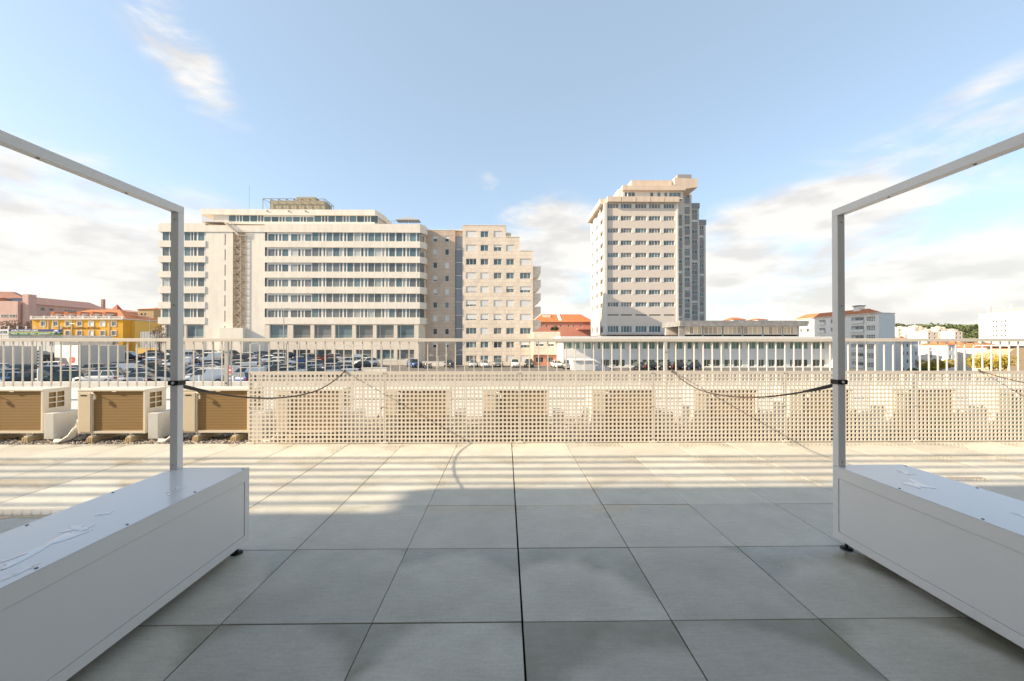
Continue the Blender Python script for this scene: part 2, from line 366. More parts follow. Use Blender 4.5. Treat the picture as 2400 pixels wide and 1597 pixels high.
def make_bench(label):
    ox, oy = BX0, BY1
    t = thing('framed_bench', label, 'bench', (ox, oy, 0), group='white box benches with frames')
    def add(mb, name, m, **k):
        o = mb.build(name, m, t, **k); o.location = Vector((-ox, -oy, 0)); return o
    g = .0025
    b = MB().box(BX0+.012, BX1-.012, BY0+.012, BY1-.012, BZ0+.01, BZ1-.02)
    # border of both long sides, proud of the sunk panel
    for (xa, xb) in ((BX0, BX0+.0121), (BX1-.0121, BX1)):
        b.box(xa, xb, BY0, BY1, BZ1-.085, BZ1-.004); b.box(xa, xb, BY0, BY1, BZ0, BZ0+.055)
        b.box(xa, xb, BY0, BY0+.05, BZ0+.055, BZ1-.085); b.box(xa, xb, BY1-.05, BY1, BZ0+.055, BZ1-.085)
    b.box(BX0+.0122, BX1-.0122, BY1-.0121, BY1-.0002, BZ0, BZ1-.004); b.box(BX0+.0122, BX1-.0122, BY0+.0002, BY0+.0121, BZ0, BZ1-.004)
    add(b, 'body', M_BENCH)
    for (xa, xb) in ((BX0+.0035, BX0+.0118), (BX1-.0118, BX1-.0035)):
        add(MB().box(xa, xb, BY0+.05+g, BY1-.05-g, BZ0+.055+g, BZ1-.085-g), 'side_panel', M_BENCH)
    o = add(MB().box(BX0-.001, BX1+.001, BY0-.001, BY1+.001, BZ1-.0035, BZ1), 'top_panel', M_BENCHTOP); bevel_mesh(o.data, .0015, 1)
    for x in (BX0+.05, BX1-.05):
        for y in (BY0+.06, 1.8, BY1-.06):
            add(MB().tube([(x, y, 0), (x, y, .010), (x, y, .014), (x, y, .016), (x, y, BZ0+.011)], [.040, .038, .028, .011, .011], 14), 'foot', M_BLACK)
    s = .053; zt = 2.474; zb = zt - s
    for y1 in (BY1, BY0+s):
        o = add(MB().box(BX0, BX0+s, y1-s, y1, BZ1+.0005, zb), 'post', M_BENCH); bevel_mesh(o.data, .002, 2)
    o = add(MB().box(BX0, BX0+s, BY0, BY1, zb+.0004, zt), 'beam', M_BENCH); bevel_mesh(o.data, .002, 2)
    yp = BY1 - s; xm = BX0 + s/2
    for z in (2.37, 1.76, .625):
        p = add(MB().tube([(xm, yp+.001, z), (xm, yp-.003, z)], [.012, .011], 12), 'screw', M_BENCH)
        q = MB().tube([(xm, yp-.0029, z), (xm, yp-.0045, z)], .0045, 8).build('socket', M_SCREW, p)
    for y in (2.62, 2.13, 1.6, 1.1): add(MB().tube([(xm, y, zb+.001), (xm, y, zb-.003)], [.008, .007], 10), 'screw', M_SCREW)
    for x in (BX0+.02, BX1-.02):
        for y in (BY1-.04, 2.55, 2.1, 1.7, 1.25): add(MB().tube([(x, y, BZ1-.001), (x, y, BZ1+.003)], [.007, .006], 10), 'screw', M_SCREW)
    return t
bench = make_bench('white box bench with a tall square frame on the left of the tiled terrace')
for dx, lab in ((BDX, 'white box bench with a tall square frame, on the right of the tiled terrace'), (2*BDX, 'white box bench with a tall frame, beyond the right edge of the terrace view')):
    c = copy_tree(bench); c.location.x += dx; tag(c, lab)
pud = [(0, -.18, 1.90, 5, .17, .034, 'long rain puddle on the left bench top, in the middle'), (0, -.06, 1.45, 8, .15, .05, 'broad rain puddle on the left bench top, nearest the camera'),
       (0, -.16, 2.58, 12, .055, .03, 'small rain puddle on the left bench top near the post'), (0, -.22, 2.06, 31, .03, .05, 'thin rain streak on the left bench top'),
       (0, -.05, 1.68, 17, .045, .012, 'narrow rain streak by the inner edge of the left bench top'), (0, -.30, 1.52, 19, .09, .05, 'rain puddle by the outer edge of the left bench top'), (0, -.26, 2.24, 28, .03, .022, 'rain drop patch on the left bench top'),
       (BDX, -.33, 2.62, 21, .09, .05, 'ragged rain puddle on the right bench top near the post'), (BDX, -.17, 2.86, 23, .04, .035, 'rain puddle at the far end of the right bench top'),
       (BDX, -.26, 2.12, 25, .05, .012, 'thin rain streak along the right bench top'), (BDX, -.10, 2.18, 27, .035, .018, 'rain streak at the outer side of the right bench top'), (BDX, -.36, 1.93, 29, .03, .02, 'small rain puddle on the right bench top, close to the camera')]
for (dx, xo, y, sd, L, w, lab) in pud:
    me = puddle_mesh(sd, L, w); o = put('rain_puddle', me, None, (BX1 + dx + xo, y, BZ1+.0003)); o.rotation_euler = (0, 0, random.Random(sd).uniform(-.35, .2)); tag(o, lab, 'puddle', 'rain water on the bench tops')

# standing water on the tiles left of the left bench
def floor_puddle(seed, x, y, w, d, lab):
    r = random.Random(seed); n = 36; ph = [r.uniform(0, 6.28) for _ in range(5)]; pts = []
    for i in range(n):
        a = 2*math.pi*i/n; k = 1 + sum(.10*math.sin((j+2)*a + ph[j]) for j in range(5)); c, s_ = math.cos(a), math.sin(a)
        pts.append((w*k*math.copysign(abs(c)**.6, c), min(d*k*math.copysign(abs(s_)**.8, s_), d*.9)))
    mb = MB(); mb.poly([(u, v, .0009) for u, v in pts])
    o = mb.build('floor_puddle', mat('floor_water', (.26, .25, .22), .015, spec=.6), None, loc=(x, y, .0005), fix=False); tag(o, lab, 'puddle', 'puddles on the tiles')
floor_puddle(3, -4.55, 3.70, .75, .115, 'mirror-like puddle on the tiles left of the left bench'); floor_puddle(9, -3.55, 4.52, .16, .05, 'small puddle on the tiles behind the left bench')
floor_puddle(14, 4.75, 4.50, .55, .07, 'thin puddle on the tiles behind the right bench')
# ------------------------------------------------------------------ ropes
M_ROPE = mat('brown_rope', (.085, .060, .042), .7, grain=.3, gscale=90)
def rope(x0, xe, ye, ze, label):
    y0 = BY1-.053
    t = thing('rope', label, 'rope', (x0, y0, 1.2), group='ropes from frame posts to the screen')
    pts = []; n = 40
    for i in range(n+1):
        s = i/n; y = y0-.012 + (ye-y0+.012)*s; x = x0+.028 + (xe-x0-.028)*s
        zz = .885 + (.0745*(y-5.05)**2 if y < 5.05 else (ze-.885)/(ye-5.05)**2*(y-5.05)**2)
        pts.append(Vector((x, y, zz)) - t.location)
    MB().tube(pts, .0075, 8).build('cord', M_ROPE, t, smooth=True)
    MB().tube([p + Vector((0, 0, .001)) for p in pts[:6]], [.014, .015, .014, .013, .012, .009], 8).build('grip', M_BLACK, t, smooth=True)
    mb = MB()
    l = Vector(t.location)
    mb.box(x0-.006, x0+.062, y0-.010, y0-.0015, 1.19, 1.222); mb.box(x0-.008, x0-.0015, y0-.010, y0+.062, 1.19, 1.222); mb.box(x0+.0575, x0+.064, y0-.010, y0+.062, 1.19, 1.222)
    o = mb.build('strap', M_BLACK, t); o.location = -l
    o = MB().tube([(x0+.028, y0-.009, 1.206), (x0+.028, y0-.014, 1.206)], [.011, .010], 12).build('washer', M_BENCH, t); o.location = -l
    e = Vector((xe, ye, ze)); o = MB().tube([e + Vector((-.012, -.012, -.02)), e + Vector((0, -.014, .012)), e + Vector((.004, .012, .018)), e + Vector((.012, .012, -.015))], .010, 8).build('knot', M_ROPE, t, smooth=True); o.location = -l
rope(BX0, gx(808, 6.212), 6.212, 1.072, 'dark rope from the left bench post to the top of the screen')
rope(BX0+BDX, gx(1575, 6.212), 6.212, 1.072, 'dark rope from the right bench post to the top of the screen')
rope(BX0+2*BDX, gx(2295, 6.212), 6.212, 1.072, 'dark rope crossing the screen at the right edge of the view')

# ------------------------------------------------------------------ perforated screen
M_SCREEN = mat('screen_cream', (.72, .662, .585), .5, grain=.04, gscale=3)
def screen_mesh(w=1.996, h=1.062, nx=33, nz=17, hole=.0365, th=.009):
    p = .0600; mx = (w - (nx-1)*p - hole)/2; mz0 = .016
    xs = [0.0]; zs = [0.0]
    for i in range(nx): xs += [mx + i*p, mx + i*p + hole]
    xs.append(w)
    for j in range(nz): zs += [mz0 + j*p, mz0 + j*p + hole]
    zs.append(h)
    V = []; F = []; idx = {}
    def v(i, j, s):
        k = (i, j, s)
        if k not in idx: idx[k] = len(V); V.append((xs[i], -th/2 if s == 0 else th/2, zs[j]))
        return idx[k]
    for i in range(len(xs)-1):
        for j in range(len(zs)-1):
            if i % 2 == 1 and j % 2 == 1:
                for (a, b2) in (((i, j), (i+1, j)), ((i+1, j), (i+1, j+1)), ((i+1, j+1), (i, j+1)), ((i, j+1), (i, j))):
                    F.append((v(*a, 0), v(*b2, 0), v(*b2, 1), v(*a, 1)))
            else:
                F.append((v(i, j, 0), v(i+1, j, 0), v(i+1, j+1, 0), v(i, j+1, 0))); F.append((v(i, j, 1), v(i, j+1, 1), v(i+1, j+1, 1), v(i+1, j, 1)))
    I, J = len(xs)-1, len(zs)-1
    for i in range(I): F.append((v(i, 0, 0), v(i, 0, 1), v(i+1, 0, 1), v(i+1, 0, 0))); F.append((v(i, J, 0), v(i+1, J, 0), v(i+1, J, 1), v(i, J, 1)))
    for j in range(J): F.append((v(0, j, 0), v(0, j+1, 0), v(0, j+1, 1), v(0, j, 1))); F.append((v(I, j, 0), v(I, j, 1), v(I, j+1, 1), v(I, j+1, 0)))
    me = bpy.data.meshes.new('perforated_sheet'); me.from_pydata(V, [], F); me.materials.append(M_SCREEN); me.update()
    bm = bmesh.new(); bm.from_mesh(me); bmesh.ops.recalc_face_normals(bm, faces=bm.faces); bm.to_mesh(me); bm.free()
    return me
scr_me = screen_mesh(); XS0 = gx(583, 6.212)
foot_me = bevel_mesh(MB().box(-.055, .055, -.012, .004, -.004, .018).mesh('clip', mat('clip_white', (.74, .70, .62), .5)), .002, 1)
back_me = MB().box(-.018, .018, .006, .036, -.01, 1.04).mesh('stay', M_SCREEN)
bolt_me = MB().tube([(0, 0, 0), (0, -.004, 0)], [.007, .006], 8).mesh('bolt', M_SCREW)
names = ['leftmost, beside the uncovered outdoor unit', 'second from the left, where the left rope is tied next door', 'third from the left', 'fourth from the left, right of the middle', 'fifth from the left, left of the right frame post', 'sixth from the left, behind the right bench', 'rightmost, cut off by the picture edge']
labs = ['cream perforated screen panel at the left end, with the left rope tied to its top', 'second cream perforated screen panel from the left end', 'third cream perforated screen panel from the left, in the middle of the view',
        'fourth cream perforated screen panel from the left, with the right rope tied to its top', 'fifth cream perforated screen panel from the left, just left of the right bench post', 'sixth cream perforated screen panel, right of the right bench post', 'last cream perforated screen panel at the right edge of the view']
for k in range(7):
    t = thing('screen_panel', labs[k], 'screen', (XS0 + 2.0*k, 6.212, 0.008), group='perforated screen panels in front of the outdoor units')
    put('perforated_sheet', scr_me, t, (.002, 0, 0)); put('clip', foot_me, t, (0.03 if k == 0 else 0, 0, 0)); put('stay', back_me, t, (.03 if k == 0 else 0, 0, 0))
    for bxq in (.018, 1.978):
        for bzq in (.05, .53, 1.03): put('bolt', bolt_me, t, (bxq, -.0045, bzq))
    if k == 6: put('clip', foot_me, t, (1.95, 0, 0))

# ------------------------------------------------------------------ railing
YR = 7.4; ZR1, ZR0 = gz(793.6, YR), gz(801.2, YR)
M_RAIL = mat('rail_cream', (.70, .655, .575), .42, grain=.04, gscale=4)
rl = thing('metal_railing', 'cream metal railing with thin upright bars behind the outdoor units', 'railing', (0, YR, -.05))
def RP(mb, name): o = mb.build(name, M_RAIL, rl); o.location = (0, -YR, .05); return o
o = RP(MB().box(-13, 13, YR-.03, YR+.03, ZR0, ZR1), 'top_rail'); bevel_mesh(o.data, .004, 2)
RP(MB().box(-13, 13, YR-.022, YR+.022, .06, .09), 'bottom_rail')
bal_me = MB().box(-.0075, .0075, -.010, .010, .0901, ZR0-.0004).mesh('baluster', M_RAIL)
bx = gx(1987.7, YR) % .1637
posts = [gx(532, YR), gx(1559, YR)]; posts += [posts[0]-(posts[1]-posts[0]), posts[1]+(posts[1]-posts[0])]
for k in range(-72, 73):
    x = bx + k*.1637
    if abs(x) < 11.8 and min(abs(x-p) for p in posts) > .055: put('baluster', bal_me, rl, (x, 0, .05))
post_me = MB().box(-.028, .028, -.026, .026, -.05, ZR0-.0004).mesh('post', mat('post_grey', (.56, .55, .52), .45))
for p in posts:
    o = put('post', post_me, rl, (p, 0, .05))
    for z in (1.33, .79): put('bolt', MB().tube([(.0, -.0255, z), (.0, -.033, z)], [.011, .010], 8).mesh('bolt', M_SCREW), o)

# ------------------------------------------------------------------ outdoor units
M_AC = mat('unit_cream', (.72, .66, .55), .42, grain=.04, gscale=5)
M_ACP = mat('unit_panel', (.62, .535, .40), .45, grain=.04, gscale=4)
def coil_material():
    m = bpy.data.materials.new('coil_fins'); m.use_nodes = True; t = m.node_tree; b = t.nodes['Principled BSDF']
    tcx = N(t, 'ShaderNodeTexCoord'); w = N(t, 'ShaderNodeTexWave', wave_type='BANDS', bands_direction='Z'); w.inputs['Scale'].default_value = 7.2; w.inputs['Distortion'].default_value = .4
    t.links.new(tcx.outputs['Object'], w.inputs['Vector'])
    cr = N(t, 'ShaderNodeValToRGB'); t.links.new(w.outputs[0], cr.inputs[0]); e = cr.color_ramp.elements
    e[0].color = (.235, .145, .055, 1); e[1].color = (.285, .18, .07, 1); t.links.new(cr.outputs[0], b.inputs['Base Color'])
    b.inputs['Roughness'].default_value = .5; b.inputs['Metallic'].default_value = .1
    bp = N(t, 'ShaderNodeBump'); bp.inputs['Strength'].default_value = .3; bp.inputs['Distance'].default_value = .004; t.links.new(w.outputs[0], bp.inputs['Height']); t.links.new(bp.outputs[0], b.inputs['Normal'])
    return m
M_COIL = coil_material()
M_DARK = mat('dark_gap', (.02, .018, .015), .9)
AW, AD, AZ0, AZ1 = 1.017, .40, .106, .780
def make_unit():
    t = thing('outdoor_unit', '', 'outdoor unit', (0, 6.5, -.045), group='outdoor air conditioning units along the terrace edge')
    dz = .045
    def add(mb, name, m, parent=None, bev=0, loc=None, **k):
        o = mb.build(name, m, parent or t, **k)
        if parent is None: o.location = (0, 0, dz)
        if bev: bevel_mesh(o.data, bev, 2)
        return o
    x0, x1 = -AW/2, AW/2; xc0, xc1 = x0+.222, x1-.028; zc0, zc1 = AZ0+.035, AZ1-.03
    c = MB()
    c.box(x0, x1, 0.0, AD, AZ0, zc0)                       # base pan
    c.box(x0, xc0, .0, AD, zc0, zc1)                       # compressor side
    c.box(xc1, x1, .0, .05, zc0, zc1)                      # right front corner post
    c.box(xc0, x1, AD-.035, AD, zc0, zc1)                  # fan side wall
    # right end: frame round a 2 x 3 grid
    ya, yb = .085, AD-.085; zg0, zg1 = AZ1-.30, AZ1-.06
    c.box(x1-.012, x1, .05, ya, zc0, zc1); c.box(x1-.012, x1, yb, AD-.035, zc0, zc1)
    c.box(x1-.012, x1, ya, yb, zg1, zc1); c.box(x1-.012, x1, ya, yb, zc0, zg0)
    ym = (ya+yb)/2; c.box(x1-.011, x1-.001, ym-.008, ym+.008, zg0, zg1)
    for q in (1, 2): z = zg0 + (zg1-zg0)*q/3; c.box(x1-.010, x1-.0015, ya, yb, z-.007, z+.007)
    add(c, 'casing', M_AC)
    add(MB().box(x0-.006, x1+.006, -.006, AD+.006, zc1+.0005, AZ1), 'lid', M_AC, bev=.006)
    k = MB().box(xc0+.001, xc1-.001, .022, .045, zc0+.001, zc1-.001); k.box(x1-.045, x1-.022, .046, AD-.04, zc0+.001, zc1-.001)
    add(k, 'coil', M_COIL)
    sv = add(MB().box(x0+.018, xc0-.022, -.010, -.0005, AZ0+.02, AZ1-.055), 'service_panel', M_ACP, bev=.003)
    add(MB().box(x0+.052, x0+.145, -.012, -.0102, AZ1-.105, AZ1-.085), 'handle', M_DARK, sv)
    add(MB().box(xc0-.020, xc0-.0005, -.006, .0, AZ0+.02, zc1-.002), 'edge_strip', mat('unit_grey', (.50, .46, .39), .5), bev=.002)
    s = add(MB().tube([(xc0-.01, -.004, AZ1-.055), (xc0+.03, -.022, AZ1-.058), (xc0+.055, -.026, AZ1-.075), (xc0+.062, -.026, AZ1-.10)], .006, 8), 'sensor', M_AC, smooth=True)
    add(MB().tube([(xc0+.062, -.026, AZ1-.098), (xc0+.062, -.026, AZ1-.15)], [.014, .012], 8), 'sensor_head', M_AC, s)
    add(MB().box(xc0+.30, xc0+.36, -.008, .0, zc1-.010, zc1+.004), 'catch', M_AC)
    for x in (x0+.25, x1-.19):
        f = add(MB().box(x-.035, x+.035, -.055, AD+.05, .030, .075), 'foot', mat('foot_concrete', (.52, .45, .35), .8, grain=.15, gscale=20), bev=.006)
        fm = MB()
        for q in (-.030, 0, .030): fm.box(x+q-.011, x+q+.011, -.075, -.0555, -.03, .055)
        fm.box(x-.045, x+.045, -.054, AD+.055, -.045, .0295)
        o = add(fm, 'rubber_pad', mat('pad_tan', (.55, .42, .25), .7), f)
        add(MB().tube([(x, -.03, .0755), (x, -.03, AZ0+.01)], .012, 8), 'bolt', mat('bolt_zinc', (.5, .48, .42), .4, metal=.7), f)
    return t
unit = make_unit()
UX = [gx(v, 6.5) for v in (20, 262.7, 506)] + [gx(v, 6.5)-.11 for v in (741, 991, 1226, 1478, 1716, 1941, 2182, 2425)]
ulab = ['outdoor unit at the left edge of the view, uncovered, cut off by the frame', 'uncovered outdoor unit left of the left frame post', 'uncovered outdoor unit just right of the left frame post',
        'outdoor unit behind the left end panel of the screen', 'second outdoor unit from the left behind the screen', 'third outdoor unit from the left behind the screen, in the middle of the view', 'fourth outdoor unit from the left behind the screen',
        'fifth outdoor unit behind the screen, under the right rope', 'sixth outdoor unit behind the screen, hidden partly by the right frame post', 'seventh outdoor unit behind the screen, above the right bench', 'last outdoor unit behind the screen at the right edge of the view']
M_DUCT = mat('duct_grey', (.60, .60, .58), .45, grain=.03)
M_PIPE = mat('pipe_insulation', (.74, .69, .60), .7, bump=.4, bscale=40)
M_CABLEB = mat('cable_brown', (.09, .05, .03), .6)
where = ['left edge unit', 'second unit from the left', 'third unit from the left', 'first screened unit', 'second screened unit', 'third screened unit', 'fourth screened unit', 'fifth screened unit', 'sixth screened unit', 'seventh screened unit', 'last screened unit']
duct_me = bevel_mesh(MB().box(-.075, .075, 0, .42, .0, .39).mesh('duct_box', M_DUCT), .006, 2)
foot2_me = MB().box(-.06, .06, .03, .12, -.075, -.0005).mesh('stand', mat('stand_stone', (.55, .50, .42), .8, grain=.2, gscale=30))
for k, x in enumerate(UX):
    u = unit if k == 0 else copy_tree(unit)
    u.location.x = x + (0.008*math.sin(k*2.1)); u.location.y = 6.5 + .012*math.cos(k*3.3); tag(u, ulab[k], 'outdoor unit')
    d = thing('duct_box', 'grey metal duct cover box at the end of the ' + where[k], 'duct', (x+.68, 6.44, .03), group='duct boxes between the outdoor units')
    put('cover', duct_me, d); put('stand', foot2_me, d)
    p = thing('pipe_bundle', 'cream insulated pipes rising beside the ' + where[k], 'pipe', (x+.80, 6.52, -.04), group='insulated pipes between the outdoor units')
    for q in range(3):
        o = .022*q
        MB().tube([(-.06+o*.5, -.02-o*.4, .07), (.0+o, -.10+o, .035), (.08+o, -.10+o, .035+o*.3), (.16+o, -.05+o*.5, .11), (.205+o*.5, .0, .24), (.235+o*.3, .03, .35)], [.027]*6, 8).build('pipe', M_PIPE, p, smooth=True)
    for q in range(2): MB().tube([(.225+.012*q, .02, .32), (.265+.01*q, .06, .44), (.285, .11+.02*q, .52), (.29, .17, .53)], .008, 6).build('cable', M_CABLEB, p, smooth=True)

# ================================================================== THE TOWN
def smooth(a, b, x): x = min(1, max(0, (x-a)/(b-a))); return x*x*(3-2*x)
def ground_z(x, y): return GROUND - 13*smooth(58, 100, y)*smooth(66, 84, x)
mb = MB(); XS = [-3000, -900, -500, -300] + list(range(-200, 60, 20)) + list(range(60, 120, 6)) + list(range(120, 301, 20)) + [400, 600, 1000, 3000]; YS = [-300, -40, 14] + list(range(30, 261, 12)) + [330, 500, 900, 1800, 4500]
mb.v = [(x, y, ground_z(x, y)) for y in YS for x in XS]
n = len(XS)
for j in range(len(YS)-1):
    for i in range(n-1): mb.f.append((j*n+i, j*n+i+1, (j+1)*n+i+1, (j+1)*n+i)); mb.m.append(0)
tag(mb.build('ground', mat('ground_earth', (.20, .185, .15), .95, grain=.3, gscale=.05), fix=False), kind='structure')
def park_z(x, y): return GROUND + .02 + 1.75*(1-smooth(-52, -14, x))*smooth(63, 86, y)
mb = MB(); PX = list(range(-125, 0, 5)) + [0, 20, 40, 66]; PY = list(range(30, 88, 3)) + [88.6]
mb.v = [(x, y, park_z(x, y)) for y in PY for x in PX]; n = len(PX)
for j in range(len(PY)-1):
    for i in range(n-1): mb.f.append((j*n+i, j*n+i+1, (j+1)*n+i+1, (j+1)*n+i)); mb.m.append(0)
tag(mb.build('car_park', mat('asphalt_worn', (.155, .145, .13), .9, grain=.25, gscale=.6), fix=False, smooth=True), kind='structure')

class Bld:
    "a building: world-coordinate meshes gathered under one empty"
    def __init__(s, name, label, cat, origin, group=None):
        s.o = Vector(origin); s.t = thing(name, label, cat, origin, group=group)
    def add(s, mb, name, m, parent=None, **k):
        ob = mb.build(name, m, parent or s.t, **k)
        if parent is None: ob.location = -s.o
        return ob
    def inst(s, name, me, loc, rotz=0.0, parent=None, col=None):
        return put(name, me, parent or s.t, Vector(loc) - s.o if parent is None else loc, rotz, col)
def wall_openings(W, H, ops, rev=.2, th=.25, mi=0):
    "upright wall in local x (0..W), z (0..H), front at y = 0; ops = (x0, x1, z0, z1) cut through it"
    ops = [(max(0, a), min(W, b), max(0, c), min(H, d)) for a, b, c, d in ops]
    xs = sorted(set([0, W] + [round(v, 4) for o in ops for v in o[:2]])); zs = sorted(set([0, H] + [round(v, 4) for o in ops for v in o[2:]]))
    mb = MB()
    def hole(x, z): return any(o[0]-1e-4 < x < o[1]+1e-4 and o[2]-1e-4 < z < o[3]+1e-4 for o in ops)
    for j in range(len(zs)-1):
        i = 0; zm = (zs[j]+zs[j+1])/2
        while i < len(xs)-1:
            if hole((xs[i]+xs[i+1])/2, zm): i += 1; continue
            k = i
            while k+1 < len(xs)-1 and not hole((xs[k+1]+xs[k+2])/2, zm): k += 1
            mb.poly([(xs[i], 0, zs[j]), (xs[k+1], 0, zs[j]), (xs[k+1], 0, zs[j+1]), (xs[i], 0, zs[j+1])], mi); i = k+1
    for a, b, c, d in ops:
        mb.poly([(a, 0, c), (a, 0, d), (a, rev, d), (a, rev, c)], mi); mb.poly([(b, 0, d), (b, 0, c), (b, rev, c), (b, rev, d)], mi)
        mb.poly([(a, 0, d), (b, 0, d), (b, rev, d), (a, rev, d)], mi); mb.poly([(b, 0, c), (a, 0, c), (a, rev, c), (b, rev, c)], mi)
    return mb
def glass(name, col, rough=.05, var=.35):
    if name in MATS: return MATS[name]
    m = mat(name, col, rough, spec=.65, var=var); return m
M_FRAME = mat('window_frame_white', (.74, .73, .70), .5)
M_SHUT = mat('roller_shutter', (.66, .65, .63), .6, var=.08)
G_TEAL = glass('glass_teal', (.115, .17, .185)); G_DARK = glass('glass_dark', (.06, .075, .08)); G_GREY = glass('glass_grey', (.155, .165, .165)); G_GREEN = glass('glass_green', (.12, .22, .17)); G_OLIVE = glass('glass_olive', (.11, .12, .085))
G_WARM = glass('glass_warm', (.36, .29, .21), .08)
_wc = {}
def window(B, loc, w, h, rotz=0.0, nx=2, gl=None, fr=None, shut=0.0, bar=.06, name='window', transom=0.0, parent=None):
    "frame with nx lights, each pane a child; loc = lower left corner on the pane plane"
    gl = gl or G_TEAL; fr = fr or M_FRAME
    k = (round(w, 2), round(h, 2), nx, bar, fr.name, round(transom, 2))
    if k not in _wc:
        mb = MB(); d0, d1 = -.05, .012
        mb.box(0, w, d0, d1, 0, bar); mb.box(0, w, d0, d1, h-bar, h); mb.box(0, bar, d0, d1, bar, h-bar); mb.box(w-bar, w, d0, d1, bar, h-bar)
        for i in range(1, nx): x = w*i/nx; mb.box(x-bar*.45, x+bar*.45, d0+.004, d1, bar, h-bar)
        if transom: mb.box(bar, w-bar, d0+.006, d1, h*transom-bar*.4, h*transom+bar*.4)
        pw = w/nx - bar
        _wc[k] = (mb.mesh('window', fr), pw)
    o = B.inst(name, _wc[k][0], loc, rotz, parent)
    pk = ('p', round(w/nx, 2), round(h, 2), gl.name)
    if pk not in _wc: _wc[pk] = MB().box(0, w/nx-.004, -.012, .006, .01, h-.01).mesh('pane', gl)
    for i in range(nx): put('pane', _wc[pk], o, (w*i/nx+.002, 0, 0))
    if shut > .03:
        sk = ('s', round(w, 2), round(h*shut, 2))
        if sk not in _wc:
            mb = MB(); hh = h*shut; mb.box(.02, w-.02, -.095, -.055, h-hh, h-.002)
            _wc[sk] = mb.mesh('shutter', M_SHUT)
        put('shutter', _wc[sk], o)
    return o
def box_shell(B, name, m, x0, x1, y0, y1, z0, z1, roof=True, front=False):
    "sides and back (front optional) of a block"
    mb = MB()
    mb.poly([(x0, y1, z0), (x0, y0, z0), (x0, y0, z1), (x0, y1, z1)]); mb.poly([(x1, y0, z0), (x1, y1, z0), (x1, y1, z1), (x1, y0, z1)])
    mb.poly([(x1, y1, z0), (x0, y1, z0), (x0, y1, z1), (x1, y1, z1)])
    if front: mb.poly([(x0, y0, z0), (x1, y0, z0), (x1, y0, z1), (x0, y0, z1)])
    if roof: mb.poly([(x0, y0, z1), (x1, y0, z1), (x1, y1, z1), (x0, y1, z1)])
    return B.add(mb, name, m, fix=False)
def hip_roof(mb, x0, x1, y0, y1, z0, h, inset=None, over=.4, along='x'):
    x0 -= over; x1 += over; y0 -= over; y1 += over; w = (y1-y0)/2 if along == 'x' else (x1-x0)/2; q = w if inset is None else inset
    if along == 'x': a, b = (x0+q, (y0+y1)/2, z0+h), (x1-q, (y0+y1)/2, z0+h)
    else: a, b = ((x0+x1)/2, y0+q, z0+h), ((x0+x1)/2, y1-q, z0+h)
    c = [(x0, y0, z0), (x1, y0, z0), (x1, y1, z0), (x0, y1, z0)]
    if along == 'x': fs = ([c[0], c[1], b, a], [c[1], c[2], b], [c[2], c[3], a, b], [c[3], c[0], a])
    else: fs = ([c[0], c[1], a], [c[1], c[2], b, a], [c[2], c[3], b], [c[3], c[0], a, b])
    for f in fs: mb.poly(f)
    mb.poly(list(reversed(c))); return mb
def roof_material(name, c1, c2, axis='X'):
    if name in MATS: return MATS[name]
    m = bpy.data.materials.new(name); m.use_nodes = True; t = m.node_tree; b = t.nodes['Principled BSDF']
    g = N(t, 'ShaderNodeTexCoord'); w = N(t, 'ShaderNodeTexWave', wave_type='BANDS', bands_direction=axis); w.inputs['Scale'].default_value = 1.3; w.inputs['Distortion'].default_value = .3
    n = N(t, 'ShaderNodeTexNoise'); n.inputs['Scale'].default_value = 1.5; n.inputs['Detail'].default_value = 6
    t.links.new(g.outputs['Object'], w.inputs['Vector']); t.links.new(g.outputs['Object'], n.inputs['Vector'])
    a = N(t, 'ShaderNodeMath', operation='ADD'); s2 = N(t, 'ShaderNodeMath', operation='MULTIPLY'); s2.inputs[1].default_value = .4
    t.links.new(w.outputs[0], s2.inputs[0]); t.links.new(s2.outputs[0], a.inputs[0]); t.links.new(n.outputs[0], a.inputs[1])
    cr = N(t, 'ShaderNodeValToRGB'); e = cr.color_ramp.elements; e[0].position = .3; e[1].position = .95; e[0].color = (*c1, 1); e[1].color = (*c2, 1)
    t.links.new(a.outputs[0], cr.inputs[0]); t.links.new(cr.outputs[0], b.inputs['Base Color']); b.inputs['Roughness'].default_value = .85
    MATS[name] = m; return m
M_TERRA = roof_material('roof_terracotta', (.36, .10, .035), (.55, .20, .075))

# ------------------------------------------------------------------ cream office block
Y1 = 90.0
M_CREAM = mat('office_render', (.70, .62, .52), .85, grain=.05, gscale=.5, streak=.05)
M_CREAMW = mat('office_band', (.77, .705, .61), .85, grain=.05, gscale=.6, streak=.06)
M_STRIP = mat('strip_frame', (.70, .67, .62), .55)
B = Bld('office_building', 'long cream office block with bands of windows and a fire escape', 'building', (gx(690, Y1), Y1, GROUND))
X = lambda px, Y=Y1: gx(px, Y)
Z = lambda py, Y=Y1, px=690: gz(py, Y, px)
xl0, xl1, xr0, xr1, xr2 = X(369.5), X(480.5), X(619.5), X(984), X(998, 91.4)
D1 = 104.0; REC = .28
bands = [(526, 544.5), (565.1, 580), (600.7, 615.7), (636.8, 651.3), (672, 688), (708.2, 723.6), (744.3, 760)]
ztop = Z(527)
core = MB(); core.prism([(xl0+.3, Y1+1.0), (xr1-.5, Y1+1.0), (xr2-.35, 91.95), (xr2-.35, D1), (xl0+.3, D1)], GROUND, Z(545), axis='z')
B.add(core, 'wall', M_CREAM)
